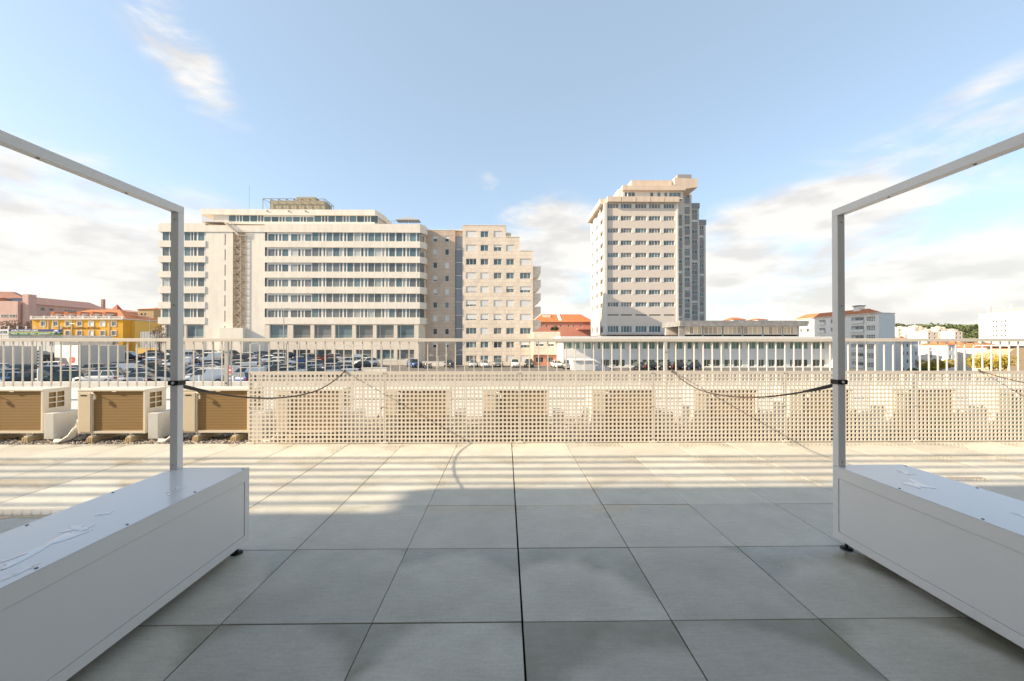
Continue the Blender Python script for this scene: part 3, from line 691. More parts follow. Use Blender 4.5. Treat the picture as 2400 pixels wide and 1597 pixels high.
for k, (a, b) in enumerate(bands):
    z1, z0 = Z(a), Z(b)
    if k == 0: z1 = Z(524.5)
    bl = B.add(MB().box(xl0, xl1, Y1, Y1+1.6, z0, z1), 'spandrel', M_CREAMW)
    B.add(MB().box(xl0, xl0+1.4, Y1+1.6, D1-.2, z0, z1), 'spandrel', M_CREAMW)
    B.add(MB().prism([(xr0, Y1), (xr1, Y1), (xr2, 91.4), (xr2, D1-.3), (xr2-1.2, D1-.3), (xr2-1.2, 92.2), (xr0, 92.2)], z0, z1, axis='z'), 'spandrel', M_CREAMW)
    if k == 0: B.add(MB().box(xl1, xr0, Y1+.002, Y1+2, z0, z1-.4), 'spandrel', M_CREAMW)
leftp = [(115, 180), (188, 210), (225, 247), (258, 320), (348, 415), (422, 445), (460, 480), (492, 557)]
mainp = [(565, 630), (637, 660), (680, 697), (710, 770), (780, 845), (852, 876), (893, 913), (925, 985), (997, 1057), (1068, 1090), (1108, 1130), (1140, 1200), (1208, 1273), (1285, 1305), (1323, 1342), (1355, 1413), (1427, 1487), (1498, 1520), (1537, 1560), (1567, 1628), (1640, 1664)]
wingp = [(120, 185), (192, 212), (222, 245), (255, 318), (345, 405), (412, 433), (442, 470), (484, 548)]
to3 = lambda v: 600 + v/4.355
to2 = lambda v: 350 + v/4.354
pane_cache = {}
def strip(B, x0, x1, y, z0, z1, panes, gl_fn, frame=None, name='window_band'):
    "one storey's ribbon window: white frame cut for its panes; panes = (xa, xb, za, zb) in world"
    ops = [(a-x0, b-x0, c-z0, d-z0) for a, b, c, d in panes]
    o = wall_openings(x1-x0, z1-z0, ops, rev=.07).build(name, frame or M_STRIP, B.t); o.location = Vector((x0, y, z0)) - B.o
    for q, (a, b, c, d) in enumerate(panes):
        gl = gl_fn(q); k = (round(b-a, 2), round(d-c, 2), gl.name)
        if k not in pane_cache: pane_cache[k] = MB().box(-.01, b-a+.01, 0, .02, -.01, d-c+.01).mesh('pane', gl)
        put('pane', pane_cache[k], o, (a-x0, .06, c-z0))
    return o
rg = random.Random(5)
for k in range(6):
    z1, z0 = Z(bands[k][1]), Z(bands[k+1][0])
    top_teal = [G_TEAL]*4 + [G_GREY] if k < 3 else [G_GREY]*4 + [G_TEAL]
    G_CURT = glass('glass_curtain', (.36, .37, .35))
    def gf(q, k=k): return G_CURT if rg.random() < .07 else G_TEAL if (k < 2 and q > 10 or k == 0 or rg.random() < .25) else (G_GREY if k > 0 else G_TEAL)
    pl = [(X(to3(a)), X(to3(b)), z0+.03, z0+(z1-z0)*.80) for a, b in leftp] + [(X(to3(a)), X(to3(b)), z0+.03, z1-.03) for a, b in mainp]
    strip(B, xr0+.3, X(982.5), Y1+REC, z0, z1, pl, gf)
    pw = [(X(to2(a)), X(to2(b)), z0+.03, z1-.03) for a, b in wingp]
    strip(B, X(374), X(479), Y1+REC, z0, z1, pw, gf)
    # the chamfered and return windows at the right corner
    c0, c1 = Vector((X(983), Y1+.2, 0)), Vector((xr2-.25, 91.55, 0)); ang = math.atan2(c1.y-c0.y, c1.x-c0.x); L = (c1-c0).length
    B.inst('corner_window', MB().box(.12, L-.12, .05, .10, .08, z1-z0-.12).mesh('corner_window', G_GREY), (c0.x, c0.y, z0), ang)
# plain piers of the stair block
zb = Z(545)
def pier(a, b, y=Y1+.12, ops=()):
    x0, x1 = X(a), X(b); o = wall_openings(x1-x0, zb-GROUND, [(X(c)-x0, X(d)-x0, e-GROUND, f-GROUND) for c, d, e, f in ops], rev=.35).build('wall', M_CREAMW, B.t); o.location = Vector((x0, y, GROUND)) - B.o
slits = []
for k in range(7):
    t0 = 549 + k*35.9; slits.append((524.6, 527.2, Z(min(t0+26, 770)), Z(t0)))
pier(480.5, 544, ops=slits); pier(575, 619.6)
B.add(MB().box(X(524.4), X(527.4), Y1+.40, Y1+.45, GROUND, zb), 'slit_window', G_DARK)
mb = MB(); mb.poly([(X(544), Y1+.12, GROUND), (X(544), Y1+.12, zb), (X(544), Y1+1.5, zb), (X(544), Y1+1.5, GROUND)]); mb.poly([(X(575), Y1+.12, GROUND), (X(575), Y1+.12, zb), (X(575), Y1+1.5, zb), (X(575), Y1+1.5, GROUND)])
B.add(mb, 'recess_side', M_CREAM, fix=False)
# two tall storeys at the foot
og = []
cols = [(135, 318), (375, 553), (590, 768), (803, 980), (1017, 1192), (1228, 1405), (1440, 1613)]
zf = Z(760); yf = Y1+.10
x0f = X(620)
up = [(X(to3(a)), X(to3(b)), Z(792.8), Z(761.8)) for a, b in cols]; lo = [(X(to3(a)), X(to3(b)), Z(843.5), Z(820)) for a, b in cols]
lo2 = [(X(to3(a)), X(to3(b)), Z(797.5), Z(794.2)) for a, b in cols]
o = wall_openings(xr1-.3-x0f, zf-GROUND, [(a-x0f, b-x0f, c-GROUND, d-GROUND) for a, b, c, d in up+lo], rev=.45).build('wall', M_CREAM, B.t); o.location = Vector((x0f, yf, GROUND)) - B.o
B.add(MB().prism([(xr1-.3, yf), (xr2-.6, 91.6), (xr2-.6, D1-.5), (xr1-.3, D1-.5)], GROUND, zf, axis='z'), 'wall', M_CREAM)
for q, (a, b, c, d) in enumerate(up+lo):
    w = window(B, (a, yf+.40, c), b-a, d-c, 0, 1, G_GREY if q % 3 else G_TEAL, M_STRIP, bar=.07, transom=.16 if q < 7 else .12)
    if q >= 2 and q != 7: put('mullion', MB().box(.62, .72, -.052, .014, .07, d-c-.07).mesh('mullion', M_STRIP), w)
for a, b in ((160, 212), (226, 350), (372, 548)):
    xa, xb = X(to2(a)), X(to2(b))
    for c, d in ((793, 761.8), (845, 820)):
        window(B, (xa, Y1+.46, Z(c)), xb-xa, Z(d)-Z(c), 0, 2, G_TEAL, M_STRIP, bar=.07, transom=.1)
xw = X(to2(120)); o = wall_openings(X(480.4)-xw, zf-GROUND, [(X(to2(a))-xw, X(to2(b))-xw, Z(c)-GROUND, Z(d)-GROUND) for a, b in ((160, 212), (226, 350), (372, 548)) for c, d in ((793, 761.8), (845, 820))], rev=.4).build('wall', M_CREAM, B.t)
o.location = Vector((xw, Y1+.14, GROUND)) - B.o
B.add(MB().box(X(521), X(576), Y1-1.0, Y1+.10, GROUND, Z(769)), 'porch', M_CREAMW)
# fire escape
M_FESC = mat('fire_escape_steel', (.56, .46, .34), .6)
mb = MB(); xa, xb = X(546), X(575); ya, yb = Y1-.1, Y1+1.2; z0, z1 = Z(770), Z(548)
for x in (xa, (xa+xb)/2+.3, xb): mb.bar((x, ya, z0), (x, ya, z1), .07); mb.bar((x, yb, z0), (x, yb, z1), .07)
nfl = 14; dz = (z1-z0)/nfl
for k in range(nfl):
    za = z0 + dz*k; l, r = (xa+.2, xb-.9) if k % 2 == 0 else (xb-.9, xa+.2)
    for y in (ya+.15, yb-.2):
        mb.bar((l, y, za), (r, y, za+dz), .04, .12); mb.bar((l, y, za+.9), (r, y, za+dz+.9), .04)
    for s in range(7): f = (s+.5)/7; mb.bar((l+(r-l)*f, ya+.15, za+dz*f), (l+(r-l)*f, yb-.2, za+dz*f), .20, .03)
    mb.box(min(xa, xb), xa+.5, ya, yb, za-.03, za+.02); mb.box(xb-.9, xb, ya, yb, za-.03, za+.02)
    for q in (.35, .7, 1.05): mb.bar((xa, ya, za+q), (xb, ya, za+q), .025)
    for q in range(9): xq = xa + (xb-xa)*q/8; mb.bar((xq, ya, za), (xq, ya, za+1.05), .018)
B.add(mb, 'fire_escape', M_FESC)
mb = MB(); lx0, lx1 = X(474), X(524); lz = Z(521); ly = Y1-.2
mb.box(lx0, lx1, ly, Y1+2.2, lz-.12, lz); 
for q in range(15): x = lx0+(lx1-lx0)*q/14; mb.bar((x, ly, lz), (x, ly, lz+1.5), .045)
for q in (.5, 1.0, 1.5): mb.bar((lx0, ly, lz+q), (lx1, ly, lz+q), .05)
for y in (ly, ly+1.0):
    mb.bar((lx1, y, lz), (X(560), y, Z(553)), .07, .3); mb.bar((lx1, y, lz+1.1), (X(560), y, Z(553)+1.1), .05)
    for q in range(1, 9): f = q/9; x = lx1+(X(560)-lx1)*f; z = lz+(Z(553)-lz)*f; mb.bar((x, y, z), (x, y, z+1.1), .035)
for q in range(12): f = (q+.5)/12; mb.bar((lx1+(X(560)-lx1)*f, ly, lz+(Z(553)-lz)*f), (lx1+(X(560)-lx1)*f, ly+1.0, lz+(Z(553)-lz)*f), .28, .04)
mb.box(X(558), X(577), ly, Y1+.1, Z(553)-.1, Z(553)); 
for q in range(6): x = X(558)+(X(577)-X(558))*q/5; mb.bar((x, ly, Z(553)), (x, ly, Z(553)+1.1), .04)
mb.bar((X(558), ly, Z(553)+1.1), (X(577), ly, Z(553)+1.1), .05)
B.add(mb, 'roof_stair', mat('stair_cream', (.56, .49, .40), .6))
# penthouse
YP = 93.0
pz0, pz1 = Z(524, YP), Z(493, YP); pxa, pxb = gx(500, YP), gx(879, YP)
B.add(MB().prism([(pxa, YP), (pxb, YP), (gx(896, 97), 97), (gx(896, 97), 102), (pxa, 102)], Z(545), Z(505, YP)-.002, axis='z'), 'penthouse', M_CREAM)
B.add(MB().prism([(gx(472, YP), YP-.55), (pxb+.1, YP-.55), (gx(897, 97)+.5, 96.6), (gx(897, 97)+.5, 102.4), (gx(472, YP), 102.4)], Z(504.5, YP-.5), pz1, axis='z'), 'roof', M_CREAMW)
B.add(MB().box(pxa+.3, pxb+.1, YP-.9, YP-.1, Z(528.5, YP), Z(523, YP)), 'ledge', M_CREAMW)
pp = []; x = 536.0; q = 0
while x < 872:
    w = (16, 5.2, 5.0, 15.5)[q % 4]; 
    if not (588 < x+w/2 < 607 and False): pp.append((gx(x, YP), gx(x+w, YP), Z(522.3, YP), Z(505.8 if not 615 < x < 725 else 509, YP)))
    x += w + 2.1; q += 1
strip(B, pxa+.2, pxb-.02, YP-.08, Z(522.8, YP), Z(504.8, YP), pp, lambda q: G_TEAL)
# plant cage on the roof
M_CAGE = mat('cage_steel', (.22, .20, .16), .6, metal=.3)
ca, cb, cy0, cy1 = gx(615, 95.5), gx(760, 95.5), 95.5, 100.5; cz0, cz1 = pz1, gz(469, 95.5)
mb = MB()
for q in range(9):
    x = ca + (cb-ca)*q/8
    for y in (cy0, cy1): mb.bar((x, y, cz0), (x, y, cz1), .09)
    mb.bar((x, cy0, cz1), (x, cy1, cz1), .08)
    if q < 8: mb.bar((x, cy0+.02, cz1), (ca + (cb-ca)*(q+1)/8, cy0+.02, cz0+.1), .05)
for y in (cy0, (cy0+cy1)/2, cy1): mb.bar((ca, y, cz1), (cb, y, cz1), .11); mb.bar((ca, y, cz0+.1), (cb, y, cz0+.1), .06)
for q in range(1, 4): mb.bar((cb, cy0+(cy1-cy0)*q/4, cz0), (cb, cy0+(cy1-cy0)*q/4, cz1), .08)
B.add(mb, 'plant_cage', M_CAGE)
M_PLANT = mat('plant_room', (.38, .33, .24), .8, grain=.1, gscale=1)
B.add(MB().box(ca+1.3, cb-.25, cy0+.5, cy1-.6, cz0-.02, cz1-.22), 'plant_room', M_PLANT)
B.add(MB().box(gx(697, 97), gx(741, 97), 96.4, 98.5, cz1-.4, gz(466.5, 97)), 'plant_room', M_PLANT)
B.add(MB().bar((gx(583, 96), 96, pz1-.05), (gx(583, 96), 96, gz(438, 96)), .04), 'aerial', M_CAGE)
mb = MB(); 
for px0 in (640, 690, 730): mb.tube([(gx(px0-15, YP-.6), YP-.57, Z(497, YP)), (gx(px0-15, YP-.6), YP-.70, Z(497, YP))], .16, 8)
B.add(mb, 'vent', M_CAGE)
# railing along the right roof terrace and its parasol
mb = MB(); rz = Z(524.5)
for q in range(14): x = X(886)+(X(980)-X(886))*q/13; mb.bar((x, Y1+.8, rz), (x, Y1+.8, rz+.9), .04)
mb.bar((X(886), Y1+.8, rz+.9), (X(980), Y1+.8, rz+.9), .05)
B.add(mb, 'roof_railing', M_CAGE)
t = thing('parasol', 'dark pyramid parasol on the right roof terrace of the cream office block', 'parasol', (gx(957, 94), 94, rz))
pzb = gz(519, 94)-rz; pzt = gz(508.5, 94)-rz; w = gx(984, 94)-gx(957, 94)
mb = MB(); c = [(-w, -1.1, pzb), (w, -1.1, pzb), (w, 1.1, pzb), (-w, 1.1, pzb)]
for i in range(4): mb.poly([c[i], c[(i+1) % 4], (0, 0, pzt)]); a, b2 = Vector(c[i]), Vector(c[(i+1) % 4]); mb.poly([a, b2, b2-Vector((0, 0, .12)), a-Vector((0, 0, .12))])
mb.build('canopy', mat('parasol_grey', (.30, .33, .35), .8), t, fix=False)
MB().bar((0, 0, -.6), (0, 0, pzt-.05), .07).build('pole', M_FRAME, t)

# ------------------------------------------------------------------ apartment house right of it
Y2 = 92.0
def stone_material(name, c, dark=.86):
    m = bpy.data.materials.new(name); m.use_nodes = True; t = m.node_tree; b = t.nodes['Principled BSDF']; g = N(t, 'ShaderNodeTexCoord')
    br = N(t, 'ShaderNodeTexBrick'); br.inputs['Scale'].default_value = 1.0; br.offset = .5; br.inputs['Brick Width'].default_value = 1.25; br.inputs['Row Height'].default_value = .76; br.inputs['Mortar Size'].default_value = .022
    br.inputs['Color1'].default_value = (*c, 1); br.inputs['Color2'].default_value = (*[v*.93 for v in c], 1); br.inputs['Mortar'].default_value = (*[v*.62 for v in c], 1)
    mp2 = N(t, 'ShaderNodeMapping'); mp2.inputs['Rotation'].default_value = (R(90), 0, 0); t.links.new(g.outputs['Object'], mp2.inputs[0]); t.links.new(mp2.outputs[0], br.inputs['Vector'])
    n = N(t, 'ShaderNodeTexNoise'); n.inputs['Scale'].default_value = .5; n.inputs['Detail'].default_value = 5; t.links.new(g.outputs['Object'], n.inputs['Vector'])
    r = N(t, 'ShaderNodeMapRange'); r.inputs['From Min'].default_value = .3; r.inputs['From Max'].default_value = .7; r.inputs['To Min'].default_value = .88; r.inputs['To Max'].default_value = 1.07; t.links.new(n.outputs[0], r.inputs[0])
    mx = N(t, 'ShaderNodeMix', data_type='RGBA', blend_type='MULTIPLY'); mx.inputs['Factor'].default_value = 1; t.links.new(br.outputs[0], mx.inputs['A']); t.links.new(r.outputs[0], mx.inputs['B'])
    t.links.new(mx.outputs['Result'], b.inputs['Base Color']); b.inputs['Roughness'].default_value = .7; MATS[name] = m; return m
M_STONE = stone_material('stone_cladding', (.76, .645, .52))
M_STONE2 = stone_material('stone_cladding_tan', (.60, .465, .355))
B = Bld('apartment_building', 'stone-clad apartment block with stepped top and half-closed shutters', 'building', (gx(1150, Y2), Y2, GROUND))
X = lambda px, Y=Y2: gx(px, Y)
Z = lambda py, Y=Y2, px=1150: gz(py, Y, px)
colp = [(1092, 1117), (1126, 1145), (1157, 1176), (1186.3, 1205), (1218.6, 1244)]
rowp = [(542, 556.5)] ; rowp = [(542+32.4*k, 556.6+32.4*k) for k in range(10)]
sh2 = [[1, 0, .95, None, None], [1, 0, .35, .95, None], [0, 0, 0, 0, 1], [1, .95, 0, 0, 0], [.85, 1, 1, .4, .6], [.7, .9, 1, 1, 1], [.8, .8, .8, .8, 1], [0, 1, 0, 0, 0], [.1, 0, 0, 0, .55], [0, 0, 0, 1, 1]]
DA = 104.5
for (pa, pb, ptop, cs) in ((1084, 1185.4, 529, (0, 1, 2)), (1185.4, 1217.5, 556, (3,)), (1217.5, 1249, 588, (4,))):
    x0, x1, zt = X(pa), X(pb), Z(ptop)
    ops = []
    for r, (ra, rb) in enumerate(rowp):
        for c in cs:
            if sh2[r][c] is None: continue
            ops.append((X(colp[c][0])-x0, X(colp[c][1])-x0, Z(rb)-GROUND, Z(ra)-GROUND))
            window(B, (X(colp[c][0]), Y2+.18, Z(rb)), X(colp[c][1])-X(colp[c][0]), Z(ra)-Z(rb), 0, 2 if c in (1, 2, 3) else 3, [G_TEAL, G_TEAL, G_DARK, G_GREY][(r*3+c) % 4], shut=sh2[r][c], bar=.08)
    o = wall_openings(x1-x0, zt-GROUND, ops, rev=.2).build('wall', M_STONE, B.t); o.location = Vector((x0, Y2, GROUND)) - B.o
    box_shell(B, 'wall', M_STONE, x0+.002, x1-.002, Y2+.001, DA, GROUND, zt-.01)
    B.add(MB().box(x0-.05, x1+.05, Y2-.06, DA+.05, zt+.002, zt+.14), 'coping', M_CREAMW)
B.add(MB().box(X(1186), X(1198), Y2+1, Y2+4, Z(556), Z(543)), 'stair_head', M_STONE)
# left part and its glazed stair
YL = 93.2; xa, xb = gx(997, YL), gx(1066.5, YL); zt = gz(541, YL); ops = []
sml = [(.5, .5), (.9, 0), (0, 1), (.7, 0), (.8, 1), (0, 0), (1, 1), (0, 0), (.5, .5)]
for r in range(9):
    pt = 553.6 + 31.0*r
    for c, (a, b) in enumerate(((1014.5, 1024.7), (1042.5, 1052.2))):
        x0, x1, z0, z1 = gx(a, YL), gx(b, YL), gz(pt+14, YL), gz(pt, YL); ops.append((x0-xa, x1-xa, z0-GROUND, z1-GROUND))
        window(B, (x0, YL+.18, z0), x1-x0, z1-z0, 0, 1, G_TEAL if (r+c) % 3 == 0 else G_DARK, shut=sml[r][c], bar=.08)
o = wall_openings(xb-xa, zt-GROUND, ops, rev=.2).build('wall', M_STONE2, B.t); o.location = Vector((xa, YL, GROUND)) - B.o
box_shell(B, 'wall', M_STONE2, xa+.002, xb-.002, YL+.001, DA, GROUND, zt-.01)
B.add(MB().box(xa-.05, X(1084)-.003, YL-.05, DA, zt+.002, zt+.14), 'coping', M_CREAMW)
B.add(MB().box(xb+.002, X(1084)-.002, YL+.5, DA, GROUND, zt), 'wall', M_STONE2)
M_SPAND = mat('spandrel_glass', (.23, .25, .285), .12, spec=.6, var=.12)
for k in range(10):
    a, b = 553.6 + 31*k, 553.6 + 31*k + 29.6
    B.inst('glass_panel', MB().box(0, X(1083.6)-gx(1067, YL), 0, .06, 0, gz(a, YL)-gz(b, YL)).mesh('glass_panel', M_SPAND), (gx(1067, YL), YL+.36, gz(b, YL)))
    B.inst('glass_panel', MB().box(0, X(1083.6)-gx(1067, YL), 0, .10, 0, .12).mesh('glass_panel', M_FRAME), (gx(1067, YL), YL+.33, gz(b, YL)-.14))
# balconies on the right flank
bxm, bxo = X(1249)+.002, X(1268)
for k in range(5):
    t0 = 623.5 + 31.6*k; za, zm, zbt = Z(t0), Z(t0+16), Z(t0+31.2)
    B.add(MB().prism([(bxm, za), (bxo, za), (bxo, zm), (bxm, zbt)], Y2+.6, Y2+9, axis='y'), 'balcony', M_STONE)
# low wing with pink ground floor
AX0, AX1, YA = gx(1249.5, 90.5), gx(1313, 90.5), 90.5
M_PINKW = mat('pink_render', (.52, .24, .16), .85, grain=.06)
o = wall_openings(AX1-AX0, gz(778, YA)-gz(832, YA), [(gx(a, YA)-AX0, gx(b, YA)-AX0, gz(812, YA)-gz(832, YA), gz(800, YA)-gz(832, YA)) for a, b in ((1256, 1275), (1282, 1299))], rev=.2).build('wall', M_STONE, B.t); o.location = Vector((AX0, YA, gz(832, YA))) - B.o
box_shell(B, 'wall', M_STONE, AX0+.002, AX1-.002, YA+.001, YA+9, GROUND, gz(779, YA))
o = wall_openings(AX1-AX0, gz(832.2, YA)-GROUND, [(gx(a, YA)-AX0, gx(b, YA)-AX0, gz(850, YA)-GROUND, gz(838, YA)-GROUND) for a, b in ((1256, 1274), (1281, 1297))], rev=.25).build('wall', M_PINKW, B.t); o.location = Vector((AX0, YA+.35, GROUND)) - B.o
for a, b in ((1256, 1275), (1282, 1299)): window(B, (gx(a, YA), YA+.17, gz(812, YA)), gx(b, YA)-gx(a, YA), gz(800, YA)-gz(812, YA), 0, 2, G_DARK, shut=.6, bar=.07)
for a, b in ((1256, 1274), (1281, 1297)): window(B, (gx(a, YA), YA+.57, gz(850, YA)), gx(b, YA)-gx(a, YA), gz(838, YA)-gz(850, YA), 0, 3, G_DARK, bar=.06)

# ------------------------------------------------------------------ salmon house behind
YS3 = 132.0
M_SALMON = mat('salmon_render', (.56, .25, .19), .85, grain=.06, gscale=.6)
B = Bld('house', 'salmon house with orange tiled roof between the apartment block and the tower', 'house', (gx(1320, YS3), YS3, GROUND))
x0, x1, zt = gx(1250, YS3), gx(1392, YS3), gz(755, YS3); ops = []
for a, b in ((1267, 1271), (1279, 1284), (1301, 1307), (1312, 1317), (1331, 1335), (1343, 1347), (1359, 1364)):
    X0, X1, z0, z1 = gx(a, YS3), gx(b, YS3), gz(767, YS3), gz(762, YS3); ops.append((X0-x0, X1-x0, z0-GROUND, z1-GROUND))
    window(B, (X0, YS3+.15, z0), X1-X0, z1-z0, 0, 2, G_DARK, bar=.07)
o = wall_openings(x1-x0, zt-GROUND, ops, rev=.2).build('wall', M_SALMON, B.t); o.location = Vector((x0, YS3, GROUND)) - B.o
box_shell(B, 'wall', M_SALMON, x0+.002, x1-.002, YS3+.001, YS3+12, GROUND, zt-.02)
r = B.add(hip_roof(MB(), x0, x1, YS3, YS3+12, zt, gz(737, YS3+6)-zt, 3.5), 'roof', M_TERRA, fix=False)
B.add(MB().bar((gx(1313, YS3+1), YS3+.6, zt+.35), (gx(1308, YS3+6), YS3+6, gz(736.5, YS3+6)), .9, .35), 'party_wall', M_CREAMW)
B.add(MB().box(gx(1352, YS3), gx(1384, YS3), YS3-1.3, YS3-.02, gz(773, YS3), gz(770.5, YS3)), 'balcony', M_SALMON)
B.add(MB().box(gx(1272, YS3+4), gx(1290, YS3+4), YS3+3.5, YS3+5.5, zt+1.2, gz(739, YS3+4)), 'chimney', M_CREAMW)

# ------------------------------------------------------------------ tower block
YT = 108.0
u5 = lambda u: 1360 + u/3.824
v5 = lambda v: 390 + v/3.824
M_TBAND = mat('tower_beige', (.60, .525, .455), .85, grain=.04, gscale=.4)
M_TWHITE = mat('tower_white', (.63, .59, .53), .8, grain=.04, gscale=.5, streak=.06)
M_TPEACH = mat('tower_fascia', (.62, .50, .395), .85, grain=.05, streak=.08)
M_TGREY = mat('tower_grey_panel', (.285, .28, .28), .7, var=.06)
B = Bld('tower_block', 'tall beige tower block with rows of windows and a stepped top', 'tower', (gx(1500, YT), YT, GROUND))
TX = lambda u, Y=YT: gx(u5(u), Y)
TZ = lambda v, Y=YT: gz(v5(v), Y, 1500)
xf0, xf1 = TX(238), TX(862); xlf = TX(212); DT = 126.0
z_f = TZ(330); zbase = gz(785, YT)
bays = [(245, 345), (365, 465), (495, 598), (617, 722), (750, 848)]
rows = [(335, 378), (445, 488), (555, 598), (665, 708), (775, 818), (887, 930), (997, 1040), (1107, 1150), (1218, 1260), (1328, 1339), (1430, 1490)]
ops = []
for r, (va, vb) in enumerate(rows):
    for q, (ua, ub) in enumerate(bays):
        X0, X1, z0, z1 = TX(ua), TX(ub), TZ(vb), TZ(va); ops.append((X0-xf0, X1-xf0, z0-zbase, z1-zbase))
        if r == 9:
            B.inst('slit_window', MB().box(0, X1-X0, 0, .03, 0, z1-z0).mesh('slit_window', G_DARK), (X0, YT+.2, z0)); continue
        window(B, (X0, YT+.22, z0), X1-X0, z1-z0, 0, 4, [G_GREY, G_TEAL, G_GREY][(q+r) % 3] if r < 10 else G_TEAL, M_FRAME, bar=.09)
o = wall_openings(xf1-xf0, z_f-zbase, ops, rev=.3).build('wall', M_TBAND, B.t); o.location = Vector((xf0, YT, zbase)) - B.o
for va, vb in rows:
    if vb-va < 20: continue
    for a, b in ((240, 245), (345, 365), (465, 495), (598, 617), (722, 750), (848, 862)):
        B.add(MB().box(TX(a)+.02, TX(b)-.02, YT-.05, YT-.004, TZ(vb)+.01, TZ(va)-.01), 'pier', M_TWHITE)
B.add(MB().box(xlf, xf0-.01, YT-.35, YT+.6, zbase, z_f), 'corner_pier', M_TWHITE)
B.add(MB().box(xf1+.01, TX(878), YT-.25, YT+.5, zbase, z_f), 'corner_pier', M_TWHITE)
box_shell(B, 'wall', M_TWHITE, xlf+.66, xf1, YT+.002, DT, zbase-3, z_f, front=False)
# left flank, facing the sun
lf = DT-YT; ops = []; cw = [(.9, 3.7), (6.6, 10.2), (13.0, 16.4)]
for r, (va, vb) in enumerate(rows):
    if r == 9: continue
    for a, b in cw: ops.append((a, b, TZ(vb)-zbase, TZ(va)-zbase))
o = wall_openings(lf-.6, z_f-zbase, ops, rev=.25).build('wall', M_TWHITE, B.t); o.location = Vector((xlf+.30, DT, zbase)) - B.o; o.rotation_euler.z = -R(90)
for a, b, c, d in ops: window(B, (xlf+.30+.2, DT-a, c+zbase), b-a, d-c, -R(90), 3, G_GREY, M_FRAME, bar=.09)
B.add(MB().box(xlf+.05, xlf+.298, YT+4.6, YT+5.0, zbase, z_f), 'rib', M_TWHITE)
# fascia blocks at the top
for a, b in ((240, 361), (366, 491), (496, 620), (625, 747), (752, 876)): B.add(MB().box(TX(a), TX(b), YT-.9, YT+.9, TZ(328), TZ(281)), 'fascia', M_TPEACH)
for k in range(4): y = YT+1.0+k*4.4; B.add(MB().box(xlf-.7, xlf+.8, y, y+4.25, TZ(328), TZ(281)), 'fascia', M_TPEACH)
B.add(MB().box(xlf+.5, xf1+1.2, YT+.5, DT-.5, TZ(328), TZ(290)), 'roof', M_TPEACH)
Y6 = 110.5
ops = [(400, 425), (432, 495), (630, 660), (695, 725), (757, 785), (800, 908)]; xa, xb = TX(380, Y6), TX(922, Y6); za, zb2 = TZ(292, Y6), TZ(222, Y6)
o = wall_openings(xb-xa, zb2-za, [(TX(a, Y6)-xa, TX(b, Y6)-xa, TZ(272, Y6)-za, TZ(231, Y6)-za) for a, b in ops], rev=.25).build('wall', M_TWHITE, B.t); o.location = Vector((xa, Y6, za)) - B.o
for a, b in ops: window(B, (TX(a, Y6), Y6+.2, TZ(272, Y6)), TX(b, Y6)-TX(a, Y6), TZ(231, Y6)-TZ(272, Y6), 0, max(1, int((b-a)/28)), G_TEAL, bar=.08)
box_shell(B, 'wall', M_TWHITE, xa+.002, xb-.002, Y6+.002, Y6+12, za, zb2-.01)
B.add(MB().box(TX(375, Y6), TX(936, Y6), Y6-.8, Y6+13, TZ(222, Y6), TZ(181, Y6)), 'roof', M_TPEACH)
B.add(MB().box(TX(350, Y6), TX(376, Y6), Y6+1, Y6+13, TZ(262, Y6), TZ(196, Y6)), 'fascia', M_TWHITE)
mb = MB(); a, b = TX(460, 111.5), TX(848, 111.5); mb.prism([(a, TZ(165)), (b-.5, TZ(165)), (b, TZ(150)), (b-.3, TZ(78)), (a, TZ(78))], 111.5, 121, axis='y'); B.add(mb, 'lift_house', M_TPEACH)
mb = MB(); a, b = TX(850, 113), TX(1056, 113); mb.prism([(a, TZ(190, 113)), (a, TZ(102, 113)), (b, TZ(108, 113)), (b, TZ(185, 113)), (b-2, TZ(192, 113)), (b-4, TZ(205, 113))], 113, 127, axis='y'); B.add(mb, 'lift_house', M_TPEACH)
B.add(MB().box(TX(876, 116), TX(1001, 116), 116, 124, TZ(104, 116), TZ(71, 116)), 'water_tank', M_TGREY)
mb = MB()
for uu in (808, 814): mb.bar((TX(uu, 111.4), 111.35, TZ(175)), (TX(uu, 111.4), 111.35, TZ(85)), .06)
B.add(mb, 'ladder', M_TWHITE)
# wings stepping back on the right
def wing(ua, ub, Y, vtop, pitch, v0, panel, win, xs, cap=0):
    xa, xb, zt = TX(ua, Y), TX(ub, Y), TZ(vtop, Y); pa, pb = TX(xs[0], Y), TX(xs[1], Y); ops = []
    box_shell(B, 'wall', M_TWHITE, xa, xb, Y+.002, Y+10, zbase-4, zt-.01)
    k = 0
    while v0 + pitch*k < 1395:
        v = v0 + pitch*k
        z1, zm, z0 = TZ(v, Y), TZ(v+win, Y), TZ(v+win+panel, Y)
        ops.append((pa-xa, pb-xa, zm-zbase, z1-zbase))
        window(B, (pa, Y+.2, zm), pb-pa, z1-zm, 0, 2, G_TEAL if k % 3 else G_GREY, bar=.08, shut=.6 if k % 4 == 1 else 0)
        B.inst('panel', MB().box(0, pb-pa, -.05, .0, 0, zm-z0-.04).mesh('panel', M_TGREY), (pa, Y-.004, z0))
        k += 1
    o = wall_openings(xb-xa, zt-zbase, ops, rev=.25).build('wall', M_TWHITE, B.t); o.location = Vector((xa, Y, zbase)) - B.o
    if cap: B.add(MB().box(xa-.1, xb+.1, Y-.25, Y+10, zt+.003, zt+1.6), 'parapet', M_TGREY)
wing(872, 934, 116, 222, 101, 432, 62, 36, (877, 916))
wing(934, 1001, 125, 196, 93.5, 252, 48, 32, (938, 984))
wing(1000, 1068, 130, 375, 91, 385, 52, 36, (1004, 1054), 1)
wing(1068, 1127, 136, 522, 86, 530, 48, 36, (1073, 1110), 1)

